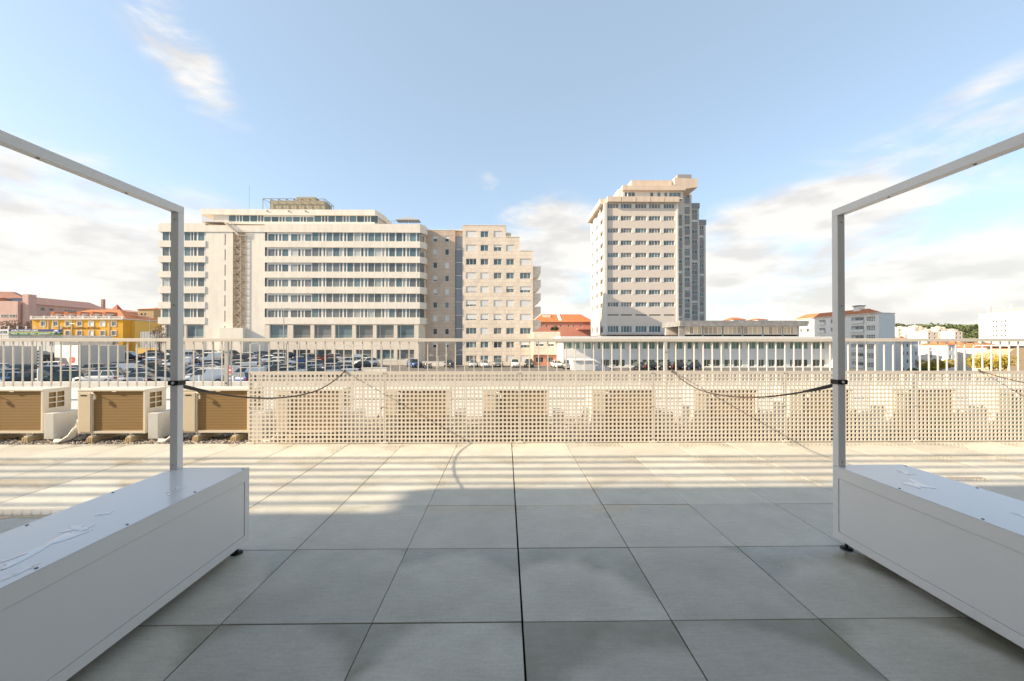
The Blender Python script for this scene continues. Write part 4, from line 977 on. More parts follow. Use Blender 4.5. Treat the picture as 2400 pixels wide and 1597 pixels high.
# ------------------------------------------------------------------ low white school-like block in front of the tower
YW = 81.9
M_WHITEB = mat('white_block_render', (.72, .70, .67), .8, grain=.04, gscale=.5, streak=.05)
B = Bld('low_building', 'long low white building with green windows under a wide flat roof', 'building', (gx(1630, YW), YW, GROUND))
u6 = lambda u: 1300 + u/3.571
v6 = lambda v: 720 + v/3.571
wx = [(78, 145), (160, 212), (237, 305), (315, 340), (360, 385), (397, 460), (485, 540), (548, 590), (628, 697), (735, 775), (780, 840), (862, 920), (940, 967), (1005, 1075), (1112, 1150), (1165, 1205), (1240, 1305), (1315, 1378), (1420, 1455), (1470, 1570), (1610, 1685), (1700, 1755), (1790, 1840), (1855, 1935), (1970, 2000), (2008, 2070), (2085, 2120), (2160, 2220), (2235, 2262)]
lx = [(78, 145), (390, 460), (485, 540), (548, 590), (628, 697), (735, 775), (780, 840), (862, 920), (940, 967), (1005, 1080), (1112, 1150), (1165, 1205), (1240, 1305), (1315, 1385), (1420, 1490), (1500, 1570), (1628, 1675), (1700, 1755), (1790, 1840), (1855, 1920), (1970, 1990), (2008, 2070), (2085, 2120), (2160, 2220), (2235, 2262)]
xa, xb, zt = gx(1319, YW), gx(1946, YW), gz(800, YW); ops = []
for k, (a, b) in enumerate(wx):
    X0, X1, z0, z1 = gx(u6(a), YW), gx(u6(b), YW), gz(v6(352), YW), gz(v6(293), YW); ops.append((X0-xa, X1-xa, z0-GROUND, z1-GROUND))
    window(B, (X0, YW+.15, z0), X1-X0, z1-z0, 0, 2 if b-a > 45 else 1, G_GREEN, bar=.07)
for k, (a, b) in enumerate(lx):
    X0, X1, z0, z1 = gx(u6(a), YW), gx(u6(b), YW), gz(v6(500), YW), gz(v6(440), YW); ops.append((X0-xa, X1-xa, z0-GROUND, z1-GROUND))
    window(B, (X0, YW+.15, z0), X1-X0, z1-z0, 0, 2 if b-a > 45 else 1, G_OLIVE, bar=.07)
o = wall_openings(xb-xa, zt-GROUND, ops, rev=.2).build('wall', M_WHITEB, B.t); o.location = Vector((xa, YW, GROUND)) - B.o
box_shell(B, 'wall', M_WHITEB, xa+.002, xb-.002, YW+.001, 106, GROUND, zt-.01)
B.add(MB().box(gx(1314, 80), gx(1962, 80), 80, 106.5, gz(801, 80), gz(788.6, 80)), 'roof', M_WHITEB)
B.add(MB().box(xb+.01, xb+.9, 80.3, YW+6, GROUND, zt), 'end_wall', M_WHITEB)
# glazed pavilion on that roof
YV = 88.0; M_CONC = mat('dark_concrete', (.21, .205, .20), .85, grain=.3, gscale=1.2)
V = Bld('roof_pavilion', 'glazed pavilion with dark concrete fascia on the low white building', 'pavilion', (gx(1740, YV), YV, gz(788.6, 80)))
V.add(MB().box(gx(1589, YV), gx(1886, YV), YV-1.0, YV+9, gz(765, YV), gz(752, YV)), 'fascia', M_CONC)
vx = [(1090, 1232), (1248, 1398), (1415, 1563), (1580, 1732), (1750, 1902), (1915, 2030)]
for a, b in vx: window(V, (gx(u6(a), YV), YV, gz(784, YV)), gx(u6(b), YV)-gx(u6(a), YV), gz(765.6, YV)-gz(784, YV), 0, 4, G_WARM, bar=.08)
for a, b in ((1040, 1088), (1234, 1246), (1400, 1413), (1565, 1578), (1734, 1748), (1904, 1913), (2031, 2044)): V.add(MB().box(gx(u6(a), YV), gx(u6(b), YV), YV-.08, YV+.3, gz(784, YV)-.5, gz(765.2, YV)), 'pier', M_CONC)
V.add(MB().box(gx(1592, YV), gx(1872, YV), YV+.2, YV+8, gz(787, YV)-.6, gz(784.1, YV)), 'plinth', M_DARK)
V.add(MB().box(gx(1592, YV), gx(1872, YV), YV+7.5, YV+8, gz(784, YV), gz(765.2, YV)), 'back_wall', M_CREAM)
# white garage with a ramp wall before it
YGA = 74.0
B = Bld('garage', 'small white flat-roofed garage with a sloping wall at the low building', 'garage', (gx(1370, YGA), YGA, GROUND))
B.add(MB().box(gx(1343, YGA), gx(1395, YGA), YGA, YGA+6, GROUND, gz(846, YGA)), 'wall', M_WHITEB)
B.add(MB().box(gx(1341, YGA), gx(1397, YGA), YGA-.3, YGA+6.2, gz(846, YGA)+.002, gz(844, YGA)), 'roof', M_WHITEB)
B.add(MB().prism([(gx(1395.5, YGA), GROUND), (gx(1395.5, YGA), gz(848, YGA)), (gx(1412, YGA), gz(853, YGA)), (gx(1446, YGA), gz(871, YGA)), (gx(1446, YGA), GROUND)], YGA+1, YGA+1.4, axis='y'), 'ramp_wall', M_WHITEB)
B.add(MB().box(gx(1367, YGA), gx(1389, YGA), YGA-.05, YGA-.002, GROUND, gz(851, YGA)), 'door', mat('garage_door', (.55, .54, .52), .6))

# ------------------------------------------------------------------ white flats with orange roof on the right
YF = 130.0; XF = gx(2060, YF); YE = 168.0
M_WHITEF = mat('white_flats', (.76, .73, .68), .8, grain=.04, gscale=.5)
M_GABLE = mat('gable_grey', (.55, .58, .60), .85, grain=.04, gscale=.4)
B = Bld('apartment_flats', 'white flats with an orange roof and blue-grey gable, right of the low building', 'building', (XF, YF, -15.4))
yz = lambda px: XF*FPX/(px-1185.4)*1.0
zt = gz(734, YF, 2060); zb0 = -15.4; W_ = gx(2098, YF)
ops = []; FL = 2.98
for k in range(7):
    z1 = zt - .9 - k*FL; z0 = z1 - 1.55
    ops.append((YE-134.6, YE-131.4, z0, z1, 'grid')); ops.append((YE-140.6, YE-135.4, z0-.5, z1+.1, 'loggia')); ops.append((YE-144.2, YE-143.2, z0+.3, z1, 'win'))
    ops.append((YE-149.5, YE-147.3, z0, z1, 'win')); ops.append((YE-155, YE-152, z0-.3, z1, 'loggia')); ops.append((YE-162, YE-160, z0+.2, z1, 'win')); ops.append((YE-165.5, YE-164, z0+.2, z1, 'win'))
ops = [q for q in ops if q[2] > zb0+.3]
o = wall_openings(YE-YF, zt-zb0, [(a, b, c-zb0, d-zb0) for a, b, c, d, _ in ops], rev=.5).build('wall', M_WHITEF, B.t); o.location = Vector((XF, YE, zb0)) - B.o; o.rotation_euler.z = -R(90)
for a, b, c, d, kd in ops:
    if kd == 'loggia':
        B.inst('loggia_back', MB().box(0, b-a, 0, .05, 0, d-c).mesh('loggia_back', M_GABLE), (XF+.55, YE-a, c), -R(90))
        window(B, (XF+.45, YE-a-1.2, c+.5), b-a-1.9, d-c-.7, -R(90), 2, G_GREY, bar=.07)
        B.inst('parapet', MB().box(0, b-a, 0, .12, 0, .95).mesh('parapet', M_WHITEF), (XF-.35, YE-a, c), -R(90))
    elif kd == 'grid':
        mb = MB(); w, h = b-a, d-c
        for q in range(6): mb.box(w*q/5-.07, w*q/5+.07, 0, .12, 0, h)
        for q in range(4): mb.box(0, w, .01, .11, h*q/3-.07, h*q/3+.07)
        B.inst('grille', mb.mesh('grille', M_WHITEF), (XF+.1, YE-a, c), -R(90)); B.inst('grille_back', MB().box(0, w, 0, .05, 0, h).mesh('grille_back', G_DARK), (XF+.5, YE-a, c), -R(90))
    else: window(B, (XF+.25, YE-a, c), b-a, d-c, -R(90), 2, G_DARK, bar=.07)
box_shell(B, 'wall', M_GABLE, XF+.52, W_, YF, YE, zb0, zt-.01, front=True)
B.add(MB().box(XF-.002, XF+.53, YF-.03, YF+.02, zb0, zt), 'wall', M_GABLE)
B.add(hip_roof(MB(), XF, W_, YF+4, YE, zt+.05, 1.9, 3.0, .5, along='y'), 'roof', M_TERRA, fix=False)
B.add(MB().box(XF-.6, W_+.3, YF-.2, YE+.3, zt+.0, zt+.14), 'cornice', M_WHITEF)
B.add(MB().box(XF+1.6, XF+3.4, 139, 141.5, zt+1.2, zt+3.0), 'chimney', M_WHITEF)
B.add(MB().box(XF+1.3, XF+3.7, 138.8, 141.7, zt+3.0, zt+3.3), 'chimney_cap', M_CONC)

# ------------------------------------------------------------------ houses in the dip on the far right
M_HSHADE = mat('house_shaded_front', (.50, .55, .60), .85, grain=.05, gscale=.5); M_HWHITE = mat('house_white', (.68, .65, .60), .8, grain=.04, gscale=.5); M_HSAND = mat('house_sand', (.58, .40, .25), .85, grain=.05)  # blue-grey fronts: shade on white walls painted into the render colour
def town_house(name, lab, a, b, Y, eave, ridge, depth, wm, lm, ncol, rows_, cat='house', chim=1, zb=-16.0, rh=2.9, group='houses in the dip on the right'):
    B = Bld(name, lab, cat, (gx((a+b)/2, Y), Y, zb), group)
    x0, x1, zt = gx(a, Y), gx(b, Y), gz(eave, Y, (a+b)/2); ops = []
    w = (x1-x0)/ncol
    for r in range(rows_):
        z1 = zt - .7 - r*rh
        for c in range(ncol):
            if (r*7+c*3) % 5 == 4: continue
            xx = x0 + w*(c+.28); ops.append((xx-x0, xx-x0+w*.44, z1-1.4-zb, z1-zb)); window(B, (xx, Y+.15, z1-1.4), w*.44, 1.4, 0, 2 if w*.44 > .9 else 1, G_DARK if (r+c) % 2 else G_GREY, bar=.07)
    o = wall_openings(x1-x0, zt-zb, ops, rev=.2).build('wall', wm, B.t); o.location = Vector((x0, Y, zb)) - B.o
    box_shell(B, 'wall', wm, x0+.25, x1-.002, Y+.001, Y+depth, zb, zt-.01)
    # sunlit flank in plain white, without the shade tone of the front
    ops = [(depth*.3, depth*.3+1.1, zt-2.2-rh*q-zb, zt-.9-rh*q-zb) for q in range(rows_)]
    o = wall_openings(depth, zt-zb, ops, rev=.2).build('wall', lm, B.t); o.location = Vector((x0, Y+depth, zb)) - B.o; o.rotation_euler.z = -R(90)
    for (p, q, c, d) in ops: window(B, (x0+.18, Y+depth-p, c+zb), q-p, d-c, -R(90), 2, G_DARK, bar=.07)
    B.add(hip_roof(MB(), x0, x1, Y, Y+depth, zt+.01, gz(ridge, Y+depth/2, (a+b)/2)-zt, None if x1-x0 > depth else (x1-x0)*.35, .45), 'roof', M_TERRA, fix=False)
    for q in range(chim): B.add(MB().box(x0+(x1-x0)*(.3+.4*q), x0+(x1-x0)*(.3+.4*q)+.9, Y+depth*.35, Y+depth*.35+.9, zt-.2, gz(ridge, Y+depth*.35)+.9), 'chimney', M_HWHITE)
    return B
town_house('town_house', 'shade-grey house with orange roof and chimneys, next to the blue-grey gable', 2112, 2152, 150, 801, 789, 9, M_HSHADE, M_HWHITE, 4, 4, chim=2)
town_house('town_house', 'tall shade-grey house standing second right of the blue-grey gable', 2172, 2192, 158, 797.5, 796, 9, M_HSHADE, M_HWHITE, 2, 4, chim=0)
town_house('town_house', 'shade-grey house with a white sunny flank above the left yellow tree', 2222, 2244, 150, 809, 799, 10, M_HSHADE, M_HWHITE, 2, 4, chim=0)
town_house('town_house', 'narrow shade-grey house with orange roof between the two yellow trees', 2264, 2287, 156, 808.5, 800, 10, M_HSHADE, M_HWHITE, 2, 4, chim=1)
town_house('town_house', 'wide shade-grey house with orange roof above the right yellow tree', 2312, 2364, 147, 815.5, 802, 11, M_HSHADE, M_HWHITE, 4, 3, chim=1)
# big white block at the right edge: the long flank faces the sun
XB = 225.0; ya, yb2 = 168.0, 195.0; ztb = gz(736, 195, 2315)
B = Bld('white_block', 'big plain white block with paired small windows at the right edge', 'building', (XB, ya, -16), None)
ops = []
for r in range(6):
    z1 = gz(751.5, 188, 2360) - r*2.2
    for yq in (189.6, 188.2, 186.2, 184.9): ops.append((yb2-yq, yb2-yq+.75, z1-.95+16, z1+16))
o = wall_openings(yb2-ya, ztb+16, ops, rev=.2).build('wall', M_HWHITE, B.t); o.location = Vector((XB, yb2, -16)) - B.o; o.rotation_euler.z = -R(90)
for a, b, c, d in ops: window(B, (XB+.15, yb2-a, c-16), b-a, d-c, -R(90), 1, G_DARK, bar=.07)
box_shell(B, 'wall', M_HWHITE, XB+.21, XB+20, ya, yb2, -16, ztb-.01, front=True)
B.add(MB().box(XB+.5, XB+10, ya+8, ya+22, ztb+.02, ztb+1.6), 'plant_room', mat('plant_pink', (.55, .40, .33), .8))
mb = MB()
for q in range(8): mb.box(XB+.6+.4*(q % 3), XB+1.5+.4*(q % 3), ya+3+q*2.9, ya+4+q*2.9, ztb+.02, ztb+1.4+.9*((q*5) % 3))
B.add(mb, 'chimney', M_HWHITE)
B = Bld('sand_house', 'sand-coloured gable wall rising behind the right yellow tree', 'house', (gx(2390, 140), 140, -16), None)
a_, b_ = gx(2366, 140), gx(2460, 140); B.add(MB().prism([(a_, -16), (a_, gz(826, 140, 2380)), (gx(2380, 140), gz(815, 140, 2380)), (b_, gz(812, 140, 2400)), (b_, -16)], 140, 150, axis='y'), 'wall', M_HSAND)
B.add(MB().box(a_-.3, b_, 139.8, 150.2, gz(812, 140, 2400)+.01, gz(811, 140, 2400)+.2), 'coping', M_HWHITE)
# far white terraces under the wooded hill
far = [(2098, 2140, 330, 770, 'at the left end, beside the blue-grey gable'), (2138, 2172, 320, 768, 'second from the left, with flat rooftop pavilions'), (2168, 2198, 300, 778, 'low one in the middle'), (2192, 2228, 310, 771, 'second from the right with rows of dark windows'), (2232, 2256, 300, 777, 'small one at the right end under the wood')]
for k, (a, b, Y, top, w) in enumerate(far):
    B = Bld('far_flats', 'far cream block of flats, ' + w, 'building', (gx((a+b)/2, Y), Y, -20), 'far cream flats under the hill')
    x0, x1, zt = gx(a+6, Y), gx(b, Y), gz(top, Y, a); ops = []
    n = max(2, int((x1-x0)/3.4))
    for r in range(4):
        for c in range(n): xx = (x1-x0)*(c+.3)/n; ops.append((xx, xx+1.2, zt-2.2-3.1*r+20, zt-.9-3.1*r+20))
    o = wall_openings(x1-x0, zt+20, ops, rev=.3).build('wall', mat('far_cream', (.66, .55, .46), .85), B.t); o.location = Vector((x0, Y, -20)) - B.o
    pm = MB().box(0, 1.2, 0, .05, 0, 1.3).mesh('window', G_DARK)
    for (p, q, c, d) in ops: B.inst('window', pm, (x0+p, Y+.28, c-20))
    box_shell(B, 'wall', mat('far_cream_sunlit', (.76, .69, .60), .85), x0, x1, Y+.002, Y+14, -20, zt-.01)  # same cream made lighter: sunlight on the flanks put into the colour
    for q in range(3): B.add(MB().box(x0+(x1-x0)*(.1+.33*q), x0+(x1-x0)*(.1+.33*q)+1.6, Y+3, Y+6, zt, zt+1.4+.5*(q % 2)), 'roof_hut', mat('far_cream', (.66, .55, .46)))

# two orange roof tops peeping over the pavilion
for (a, b, py0, py1, w) in ((1719, 1748, 752, 744, 'left of the two roofs'), (1776, 1800, 752, 746.5, 'right of the two roofs')):
    B = Bld('house', 'orange house roof peeping over the roof pavilion, ' + w, 'house', (gx((a+b)/2, 170), 170, -14), 'roofs behind the pavilion')
    x0, x1 = gx(a, 170), gx(b, 170); B.add(MB().box(x0, x1, 170, 178, -14, gz(py0-3, 170)), 'wall', M_HWHITE); B.add(hip_roof(MB(), x0, x1, 170, 178, gz(py0-3, 170)+.01, gz(py1, 174)-gz(py0-3, 170), 1.5, .4), 'roof', M_TERRA, fix=False)

# ------------------------------------------------------------------ left: mauve institution, yellow club house, workshop
M_MAUVE = mat('mauve_render', (.62, .41, .345), .85, grain=.05, gscale=.3, streak=.08); M_MROOF = mat('mauve_roof', (.46, .25, .19), .85, grain=.1, gscale=.8)
XP, yp0, yp1 = -175.0, 150.0, 206.0
B = Bld('institution_building', 'long mauve building with red-brown roof on the hill behind the yellow house', 'building', (XP, yp0, GROUND))
zt = gz(709, yp0, 66); ops = []
fw = [(152, 154.2, 1.2, 2.6), (152, 154.2, 4.6, 5.6), (159.5, 161, 1.0, 2.2), (162.5, 164, 1.0, 2.2), (168, 172.5, 1.2, 2.4), (157.5, 166, 6.2, 9.2), (178, 181, 2.0, 3.2), (185, 188, 2.0, 3.2), (192, 194.5, 2.0, 3.2), (198, 201, 3.6, 6.6), (199, 200, 1.0, 2.0), (203, 204.4, 1.0, 2.0)]
for a, b, c, d in fw: ops.append((a-yp0, b-yp0, zt-d-GROUND, zt-c-GROUND))
o = wall_openings(yp1-yp0, zt-GROUND, ops, rev=.3).build('wall', M_MAUVE, B.t); o.location = Vector((XP, yp0, GROUND)) - B.o; o.rotation_euler.z = R(90)
for a, b, c, d in ops: window(B, (XP-.22, yp0+a, c+GROUND), b-a, d-c, R(90), max(1, int((b-a)/1.1)), G_GREY if b-a < 4 else G_TEAL, bar=.09, transom=.5 if d-c > 2 else 0)
box_shell(B, 'wall', M_MAUVE, XP-16, XP-.31, yp0, yp1, GROUND, zt-.02, front=True)
B.add(MB().prism([(XP+.5, zt), (XP-8, zt+3.4), (XP-16.5, zt)], yp0-.3, 186, axis='y'), 'roof', M_MROOF)
B.add(MB().prism([(XP+.5, zt), (XP-8, zt+1.6), (XP-16.5, zt)], 186.01, yp1, axis='y'), 'roof', M_MROOF)
B.add(MB().box(XP-4, XP-3, 187, 188, zt, zt+5.0), 'chimney', M_MROOF)
mb = MB(); c = [(XP-2, 190), (XP+.4, 190), (XP+.4, 192.4), (XP-2, 192.4)]
B.add(MB().box(XP-2, XP+.4, 190, 192.4, zt-1, zt+.9), 'turret', M_MROOF)
for i in range(4): a, b = c[i], c[(i+1) % 4]; mb.poly([(*a, zt+.9), (*b, zt+.9), (XP-.8, 191.2, zt+3.2)])
B.add(mb, 'turret_roof', mat('turret_red', (.48, .13, .08), .8), fix=False)
# near blocks at the picture edge
zl = gz(695, 146, 0)
B.add(MB().box(-205, gx(41, 146), 146, 149, GROUND, gz(706, 146, 20)), 'wall', M_MAUVE)
B.add(MB().prism([(-205, gz(697, 146, 0)), (gx(52, 148), gz(697, 146, 0)), (gx(52, 152), gz(687, 152, 40)), (-205, gz(684, 152, 0))], 148.5, 150, axis='y'), 'roof', M_MROOF)
B.add(MB().box(gx(52, 147), gx(66, 147), 147, 149.5, GROUND, gz(690, 147, 60)), 'stair_tower', M_MAUVE)
window(B, (gx(41.5, 149), 150.2, gz(736, 149)), gx(50, 149)-gx(41.5, 149), gz(718, 149)-gz(736, 149), 0, 2, G_GREY, bar=.09, transom=.5)
for a in (2, 22): window(B, (gx(a, 146), 145.97, gz(745, 146)), 2.2, 1.0, 0, 2, G_GREY, bar=.07)
B.add(MB().tube([(XP-3, 151, zt+.5), (XP-3, 156, zt+.5)], 2.2, 12), 'vault', mat('vault_blue', (.28, .33, .40), .6))

YQ = 110.0
M_YEL = mat('yellow_render', (.64, .34, .035), .85, grain=.06, gscale=.5, streak=.08); M_YEL2 = mat('yellow_render_light', (.74, .47, .12), .85, grain=.05); M_STONEW = mat('stone_trim', (.64, .60, .55), .8)
B = Bld('club_house', 'yellow club house with orange hipped roof, dormers and lettering', 'house', (gx(180, YQ), YQ, GROUND))
u1 = lambda u: u/5.6
v1 = lambda v: 640 + v/5.6
X = lambda u: gx(u1(u), YQ)
Z = lambda v: gz(v1(v), YQ, 180)
x0, x1, zt = X(420), X(1613), Z(612)
wc = [(535, 592), (697, 757), (860, 917), (1013, 1073), (1168, 1226), (1320, 1377), (1465, 1522)]
ops = []
for r, (va, vb) in enumerate(((635, 697), (760, 822), (893, 950))):
    for q, (a, b) in enumerate(wc):
        c = (X(a), X(b), Z(vb), Z(va)); ops.append((c[0]-x0, c[1]-x0, c[2]-GROUND, c[3]-GROUND))
        window(B, (c[0], YQ+.12, c[2]), c[1]-c[0], c[3]-c[2], 0, 2, G_DARK if (q*3+r) % 4 else G_GREY, bar=.11, shut=1.0 if q in (4, 5) and r == 0 or (q, r) == (4, 1) else 0)
        ww, hh = c[1]-c[0], c[3]-c[2]; mb = MB().box(-.16, 0, -.05, .03, -.16, hh+.16); mb.box(ww, ww+.16, -.05, .03, -.16, hh+.16); mb.box(0, ww, -.05, .03, hh, hh+.16); mb.box(0, ww, -.05, .03, -.16, 0)
        B.inst('surround', mb.mesh('surround', M_STONEW), (c[0], YQ-.032, c[2]))
o = wall_openings(x1-x0, zt-GROUND, ops, rev=.2).build('wall', M_YEL, B.t); o.location = Vector((x0, YQ, GROUND)) - B.o
box_shell(B, 'wall', M_YEL, x0+.002, x1-.002, YQ+.001, YQ+13, GROUND, zt-.01)
B.add(MB().box(x0-.3, x1+.2, YQ-.35, YQ+13.2, zt, Z(598)), 'cornice', M_STONEW)
mb = MB(); zc, zh = Z(598), Z(570)
for q in range(8):
    xq = x0 + (x1-x0)*q/7; mb.box(xq-.25, xq+.25, YQ-.3, YQ+.15, zc, zh+.1)
    if q < 7:
        for s in range(9): xs_ = xq+.35 + ((x1-x0)/7-.7)*s/8; mb.box(xs_-.06, xs_+.06, YQ-.18, YQ-.02, zc, zh-.12)
mb.box(x0, x1, YQ-.26, YQ+.06, zh-.12, zh)
B.add(mb, 'balustrade', M_STONEW)
B.add(hip_roof(MB(), x0+1.4, x1-.2, YQ+1.0, YQ+12.5, Z(598)+.02, gz(726, YQ+6.5, 180)-Z(598), 7.0, .2), 'roof', M_TERRA, fix=False)
for u in (703, 877, 1048, 1214, 1380):
    xc = gx(u1(u), YQ+1.4); d = B.add(MB().box(xc-.62, xc+.62, YQ+1.3, YQ+4.5, Z(598), gz(v1(538), YQ+1.3)), 'dormer', M_STONEW)
    window(B, (xc-.42, YQ+1.27, gz(v1(572), YQ+1.3)), .84, gz(v1(544), YQ+1.3)-gz(v1(572), YQ+1.3), 0, 2, G_GREY, bar=.08)
    B.add(MB().tube([(xc, YQ+1.1, gz(v1(538), YQ+1.3)), (xc, YQ+4.6, gz(v1(538), YQ+1.3))], .50, 12), 'dormer_roof', M_TERRA)
for u in (636, 945, 1437): B.add(MB().tube([(X(u), YQ-.08, GROUND), (X(u), YQ-.08, zt)], .07, 6), 'downpipe', M_STONEW)
tm = text_mesh('lettering', 'Clube de Campismo de Lisboa', 1.0, mat('letter_brown', (.20, .09, .03), .7), .012, .02, width=X(1308)-X(770))
text_on('lettering', tm, B.t, Vector((X(770), YQ-.03, Z(738))) - B.o)
B.add(MB().tube([(X(930), YQ-.3, Z(668)), (X(1030), YQ-.9, Z(668))], .06, 6), 'flagpole', M_FRAME)
# lighter side wing
YQ2 = 112.5; xa, xb = gx(288.5, YQ2), gx(316, YQ2); za = gz(752, YQ2, 300); ops = []
for a, b in ((291, 294), (296.5, 299)):
    for c, d in ((767, 757), (786, 776)): ops.append((gx(a, YQ2)-xa, gx(b, YQ2)-xa, gz(c, YQ2)-GROUND, gz(d, YQ2)-GROUND)); window(B, (gx(a, YQ2), YQ2+.1, gz(c, YQ2)), gx(b, YQ2)-gx(a, YQ2), gz(d, YQ2)-gz(c, YQ2), 0, 1, G_DARK, bar=.06)
o = wall_openings(xb-xa, za-GROUND, ops, rev=.15).build('wall', M_YEL2, B.t); o.location = Vector((xa, YQ2, GROUND)) - B.o
box_shell(B, 'wall', M_YEL2, xa, xb, YQ2+.002, YQ2+8, GROUND, za-.01)
B.add(MB().box(gx(290, YQ2+2), gx(304, YQ2+2), YQ2+2, YQ2+5, za, gz(741, YQ2+2)), 'stair_head', mat('orange_render', (.62, .26, .04), .8))
# tan house further back
B = Bld('house', 'tan house with flat orange roof between the yellow house and the office block', 'house', (gx(340, 170), 170, GROUND))
x0, x1, zt = gx(322, 170), gx(360, 170), gz(725, 170, 340); ops = [(1.2, 2.0, zt-2.6-GROUND, zt-1.6-GROUND), (2.6, 3.4, zt-2.6-GROUND, zt-1.6-GROUND)]
o = wall_openings(x1-x0, zt-GROUND, ops, rev=.2).build('wall', mat('tan_render', (.56, .37, .19), .85), B.t); o.location = Vector((x0, 170, GROUND)) - B.o
for a, b, c, d in ops: window(B, (x0+a, 170.15, c+GROUND), b-a, d-c, 0, 1, G_DARK, bar=.06)
box_shell(B, 'wall', mat('tan_render', (0, 0, 0)), x0, x1, 170.01, 180, GROUND, zt-.01)
B.add(hip_roof(MB(), x0, x1, 170, 180, zt, .9, 3, .3), 'roof', M_TERRA, fix=False)
mb = MB()
for q in range(4): mb.box(gx(366+q*7, 210)-1, gx(366+q*7, 210)+2.5, 210, 216, GROUND, gz(722+q % 2*4, 210))
B = Bld('far_houses', 'hazy pale houses far behind, beside the office block at its left', 'house', (gx(376, 210), 210, GROUND)); B.add(mb, 'wall', mat('far_cream', (.66, .55, .46)))
# tyre workshop with sign
YK = 96.0
B = Bld('workshop', 'white tyre workshop shed with a long roof sign at the left edge', 'workshop', (gx(70, YK), YK, GROUND))
xa, xb, za = gx(-60, YK), gx(147, YK), gz(786, YK, 70)
M_SHED = mat('shed_white', (.66, .63, .58), .7, grain=.05, streak=.06)
ops = [(gx(116, YK)-xa, gx(125, YK)-xa, gz(811, YK)-GROUND, gz(800, YK)-GROUND)]
o = wall_openings(xb-xa, za-GROUND, ops, rev=.2).build('wall', M_SHED, B.t); o.location = Vector((xa, YK, GROUND)) - B.o
B.inst('door', MB().box(0, gx(125, YK)-gx(116, YK), 0, .05, 0, gz(800, YK)-gz(811, YK)).mesh('door', mat('blue_door', (.05, .09, .26), .5)), (gx(116, YK), YK+.15, gz(811, YK)))
box_shell(B, 'wall', M_SHED, xa, xb, YK+.002, YK+12, GROUND, za-.01)
mb = MB()
for q in range(10): x = xa + (xb-xa)*(q+.5)/10; mb.bar((x, YK+.6, gz(772, YK)), (x, YK+.6, gz(764.5, YK)), .18)
B.add(mb, 'roof_post', M_SHED)
for q in range(11): x = xa+(xb-xa)*q/10; B.add(MB().box(x-.02, x+.02, YK-.03, YK-.002, GROUND, za), 'seam', M_STONEW)
t = thing('sign_board', 'long blue and green roof sign reading JOAO MATEUS LOPES over the workshop', 'sign', (gx(83, YK), YK-.5, gz(786, YK, 83)))
sx0, sx1 = gx(20, YK-.5), gx(147, YK-.5); zs = [gz(v, YK-.5, 83) for v in (785.2, 779.6, 778.2, 772.2)]
org = Vector(t.location)
def SP(mb, name, m): o = mb.build(name, m, t); o.location = -org; return o
SP(MB().box(sx0, sx1, YK-.5, YK-.4, zs[0], zs[1]-.004), 'green_band', mat('sign_green', (.035, .19, .075), .5)); SP(MB().box(sx0, sx1, YK-.5, YK-.4, zs[1], zs[2]), 'yellow_band', mat('sign_yellow', (.68, .58, .08), .5))
SP(MB().box(sx0, sx1, YK-.5, YK-.4, zs[2]+.004, zs[3]), 'blue_band', mat('sign_blue', (.025, .045, .19), .5)); SP(MB().box(sx0-2.4, sx0-.01, YK-.5, YK-.4, zs[0], zs[3]), 'white_end', mat('sign_white', (.78, .77, .74), .5))
M_SW = mat('sign_letter_white', (.85, .85, .83), .5)
text_on('lettering', text_mesh('lettering', 'JOÃO MATEUS LOPES', .5, M_SW, .012, .01, width=gx(89, YK)-gx(26.5, YK)), t, Vector((gx(26.5, YK-.5), YK-.515, zs[2]+.11)) - org)
for w, a, b in (('PNEUS', 26.5, 40), ('TRAVÕES', 46, 65), ('ÓLEO', 71, 83), ('ALINHAMENTO', 89, 118)):
    text_on('lettering', text_mesh('lettering', w, .40, M_SW, .006, .01, width=gx(b, YK)-gx(a, YK)), t, Vector((gx(a, YK-.5), YK-.515, zs[0]+.12)) - org)
text_on('lettering', text_mesh('lettering', 'ASTER', .85, mat('letter_black', (.03, .03, .03), .6), .012, .01, width=2.0), t, Vector((sx0-2.25, YK-.515, zs[0]+.30)) - org)
SP(MB().tube([(gx(126, YK-.5), YK-.52, zs[0]+.25), (gx(126, YK-.5)+.6, YK-.56, zs[0]+.85), (gx(136, YK-.5), YK-.56, zs[0]+.85), (gx(140, YK-.5), YK-.52, zs[0]+.3)], [.18, .3, .3, .2], 8), 'emblem', mat('emblem_silver', (.6, .6, .66), .3, metal=.5))
# rendered enclosure with red graffiti: a corner points at the terrace
def enclosure(lab, corner_px, Yc, left, right, h_py, mm, name='enclosure'):
    C = Vector((gx(corner_px, Yc), Yc, GROUND)); B = Bld(name, lab, 'wall', C); zt = gz(h_py, Yc, corner_px)
    l = Vector((-10.2, 6, 0)).normalized()*left; r = Vector((6, 10.2, 0)).normalized()*right; th = .25
    pl = [C, C+r, C+r+l, C+l]
    for i in range(4):
        a, b = pl[i], pl[(i+1) % 4]; d = (b-a).normalized(); n = Vector((-d.y, d.x, 0)); q = [a, b, b+n*th-d*th, a+n*th+d*th]
        mb = MB(); k = [(v.x, v.y) for v in q]; mb.prism(k, GROUND, zt, axis='z'); B.add(mb, 'wall', mm)
    return B, C, l, zt
M_ENC = mat('enclosure_render', (.60, .55, .49), .85, grain=.05, gscale=.5)
B, C, l, zt = enclosure('rendered enclosure with a red graffiti patch, before the yellow house', 183, 70, 11.8, 6.0, 810, M_ENC)
n = Vector((l.y, -l.x, 0)).normalized(); n = n if n.y < 0 else -n; c0 = C + l.normalized()*4.6 + n*.006; c1 = C + l.normalized()*1.2 + n*.006
za, zb_ = gz(852, 70, 170), gz(838, 70, 170)
mb = MB(); mid = (c0+c1)/2; 
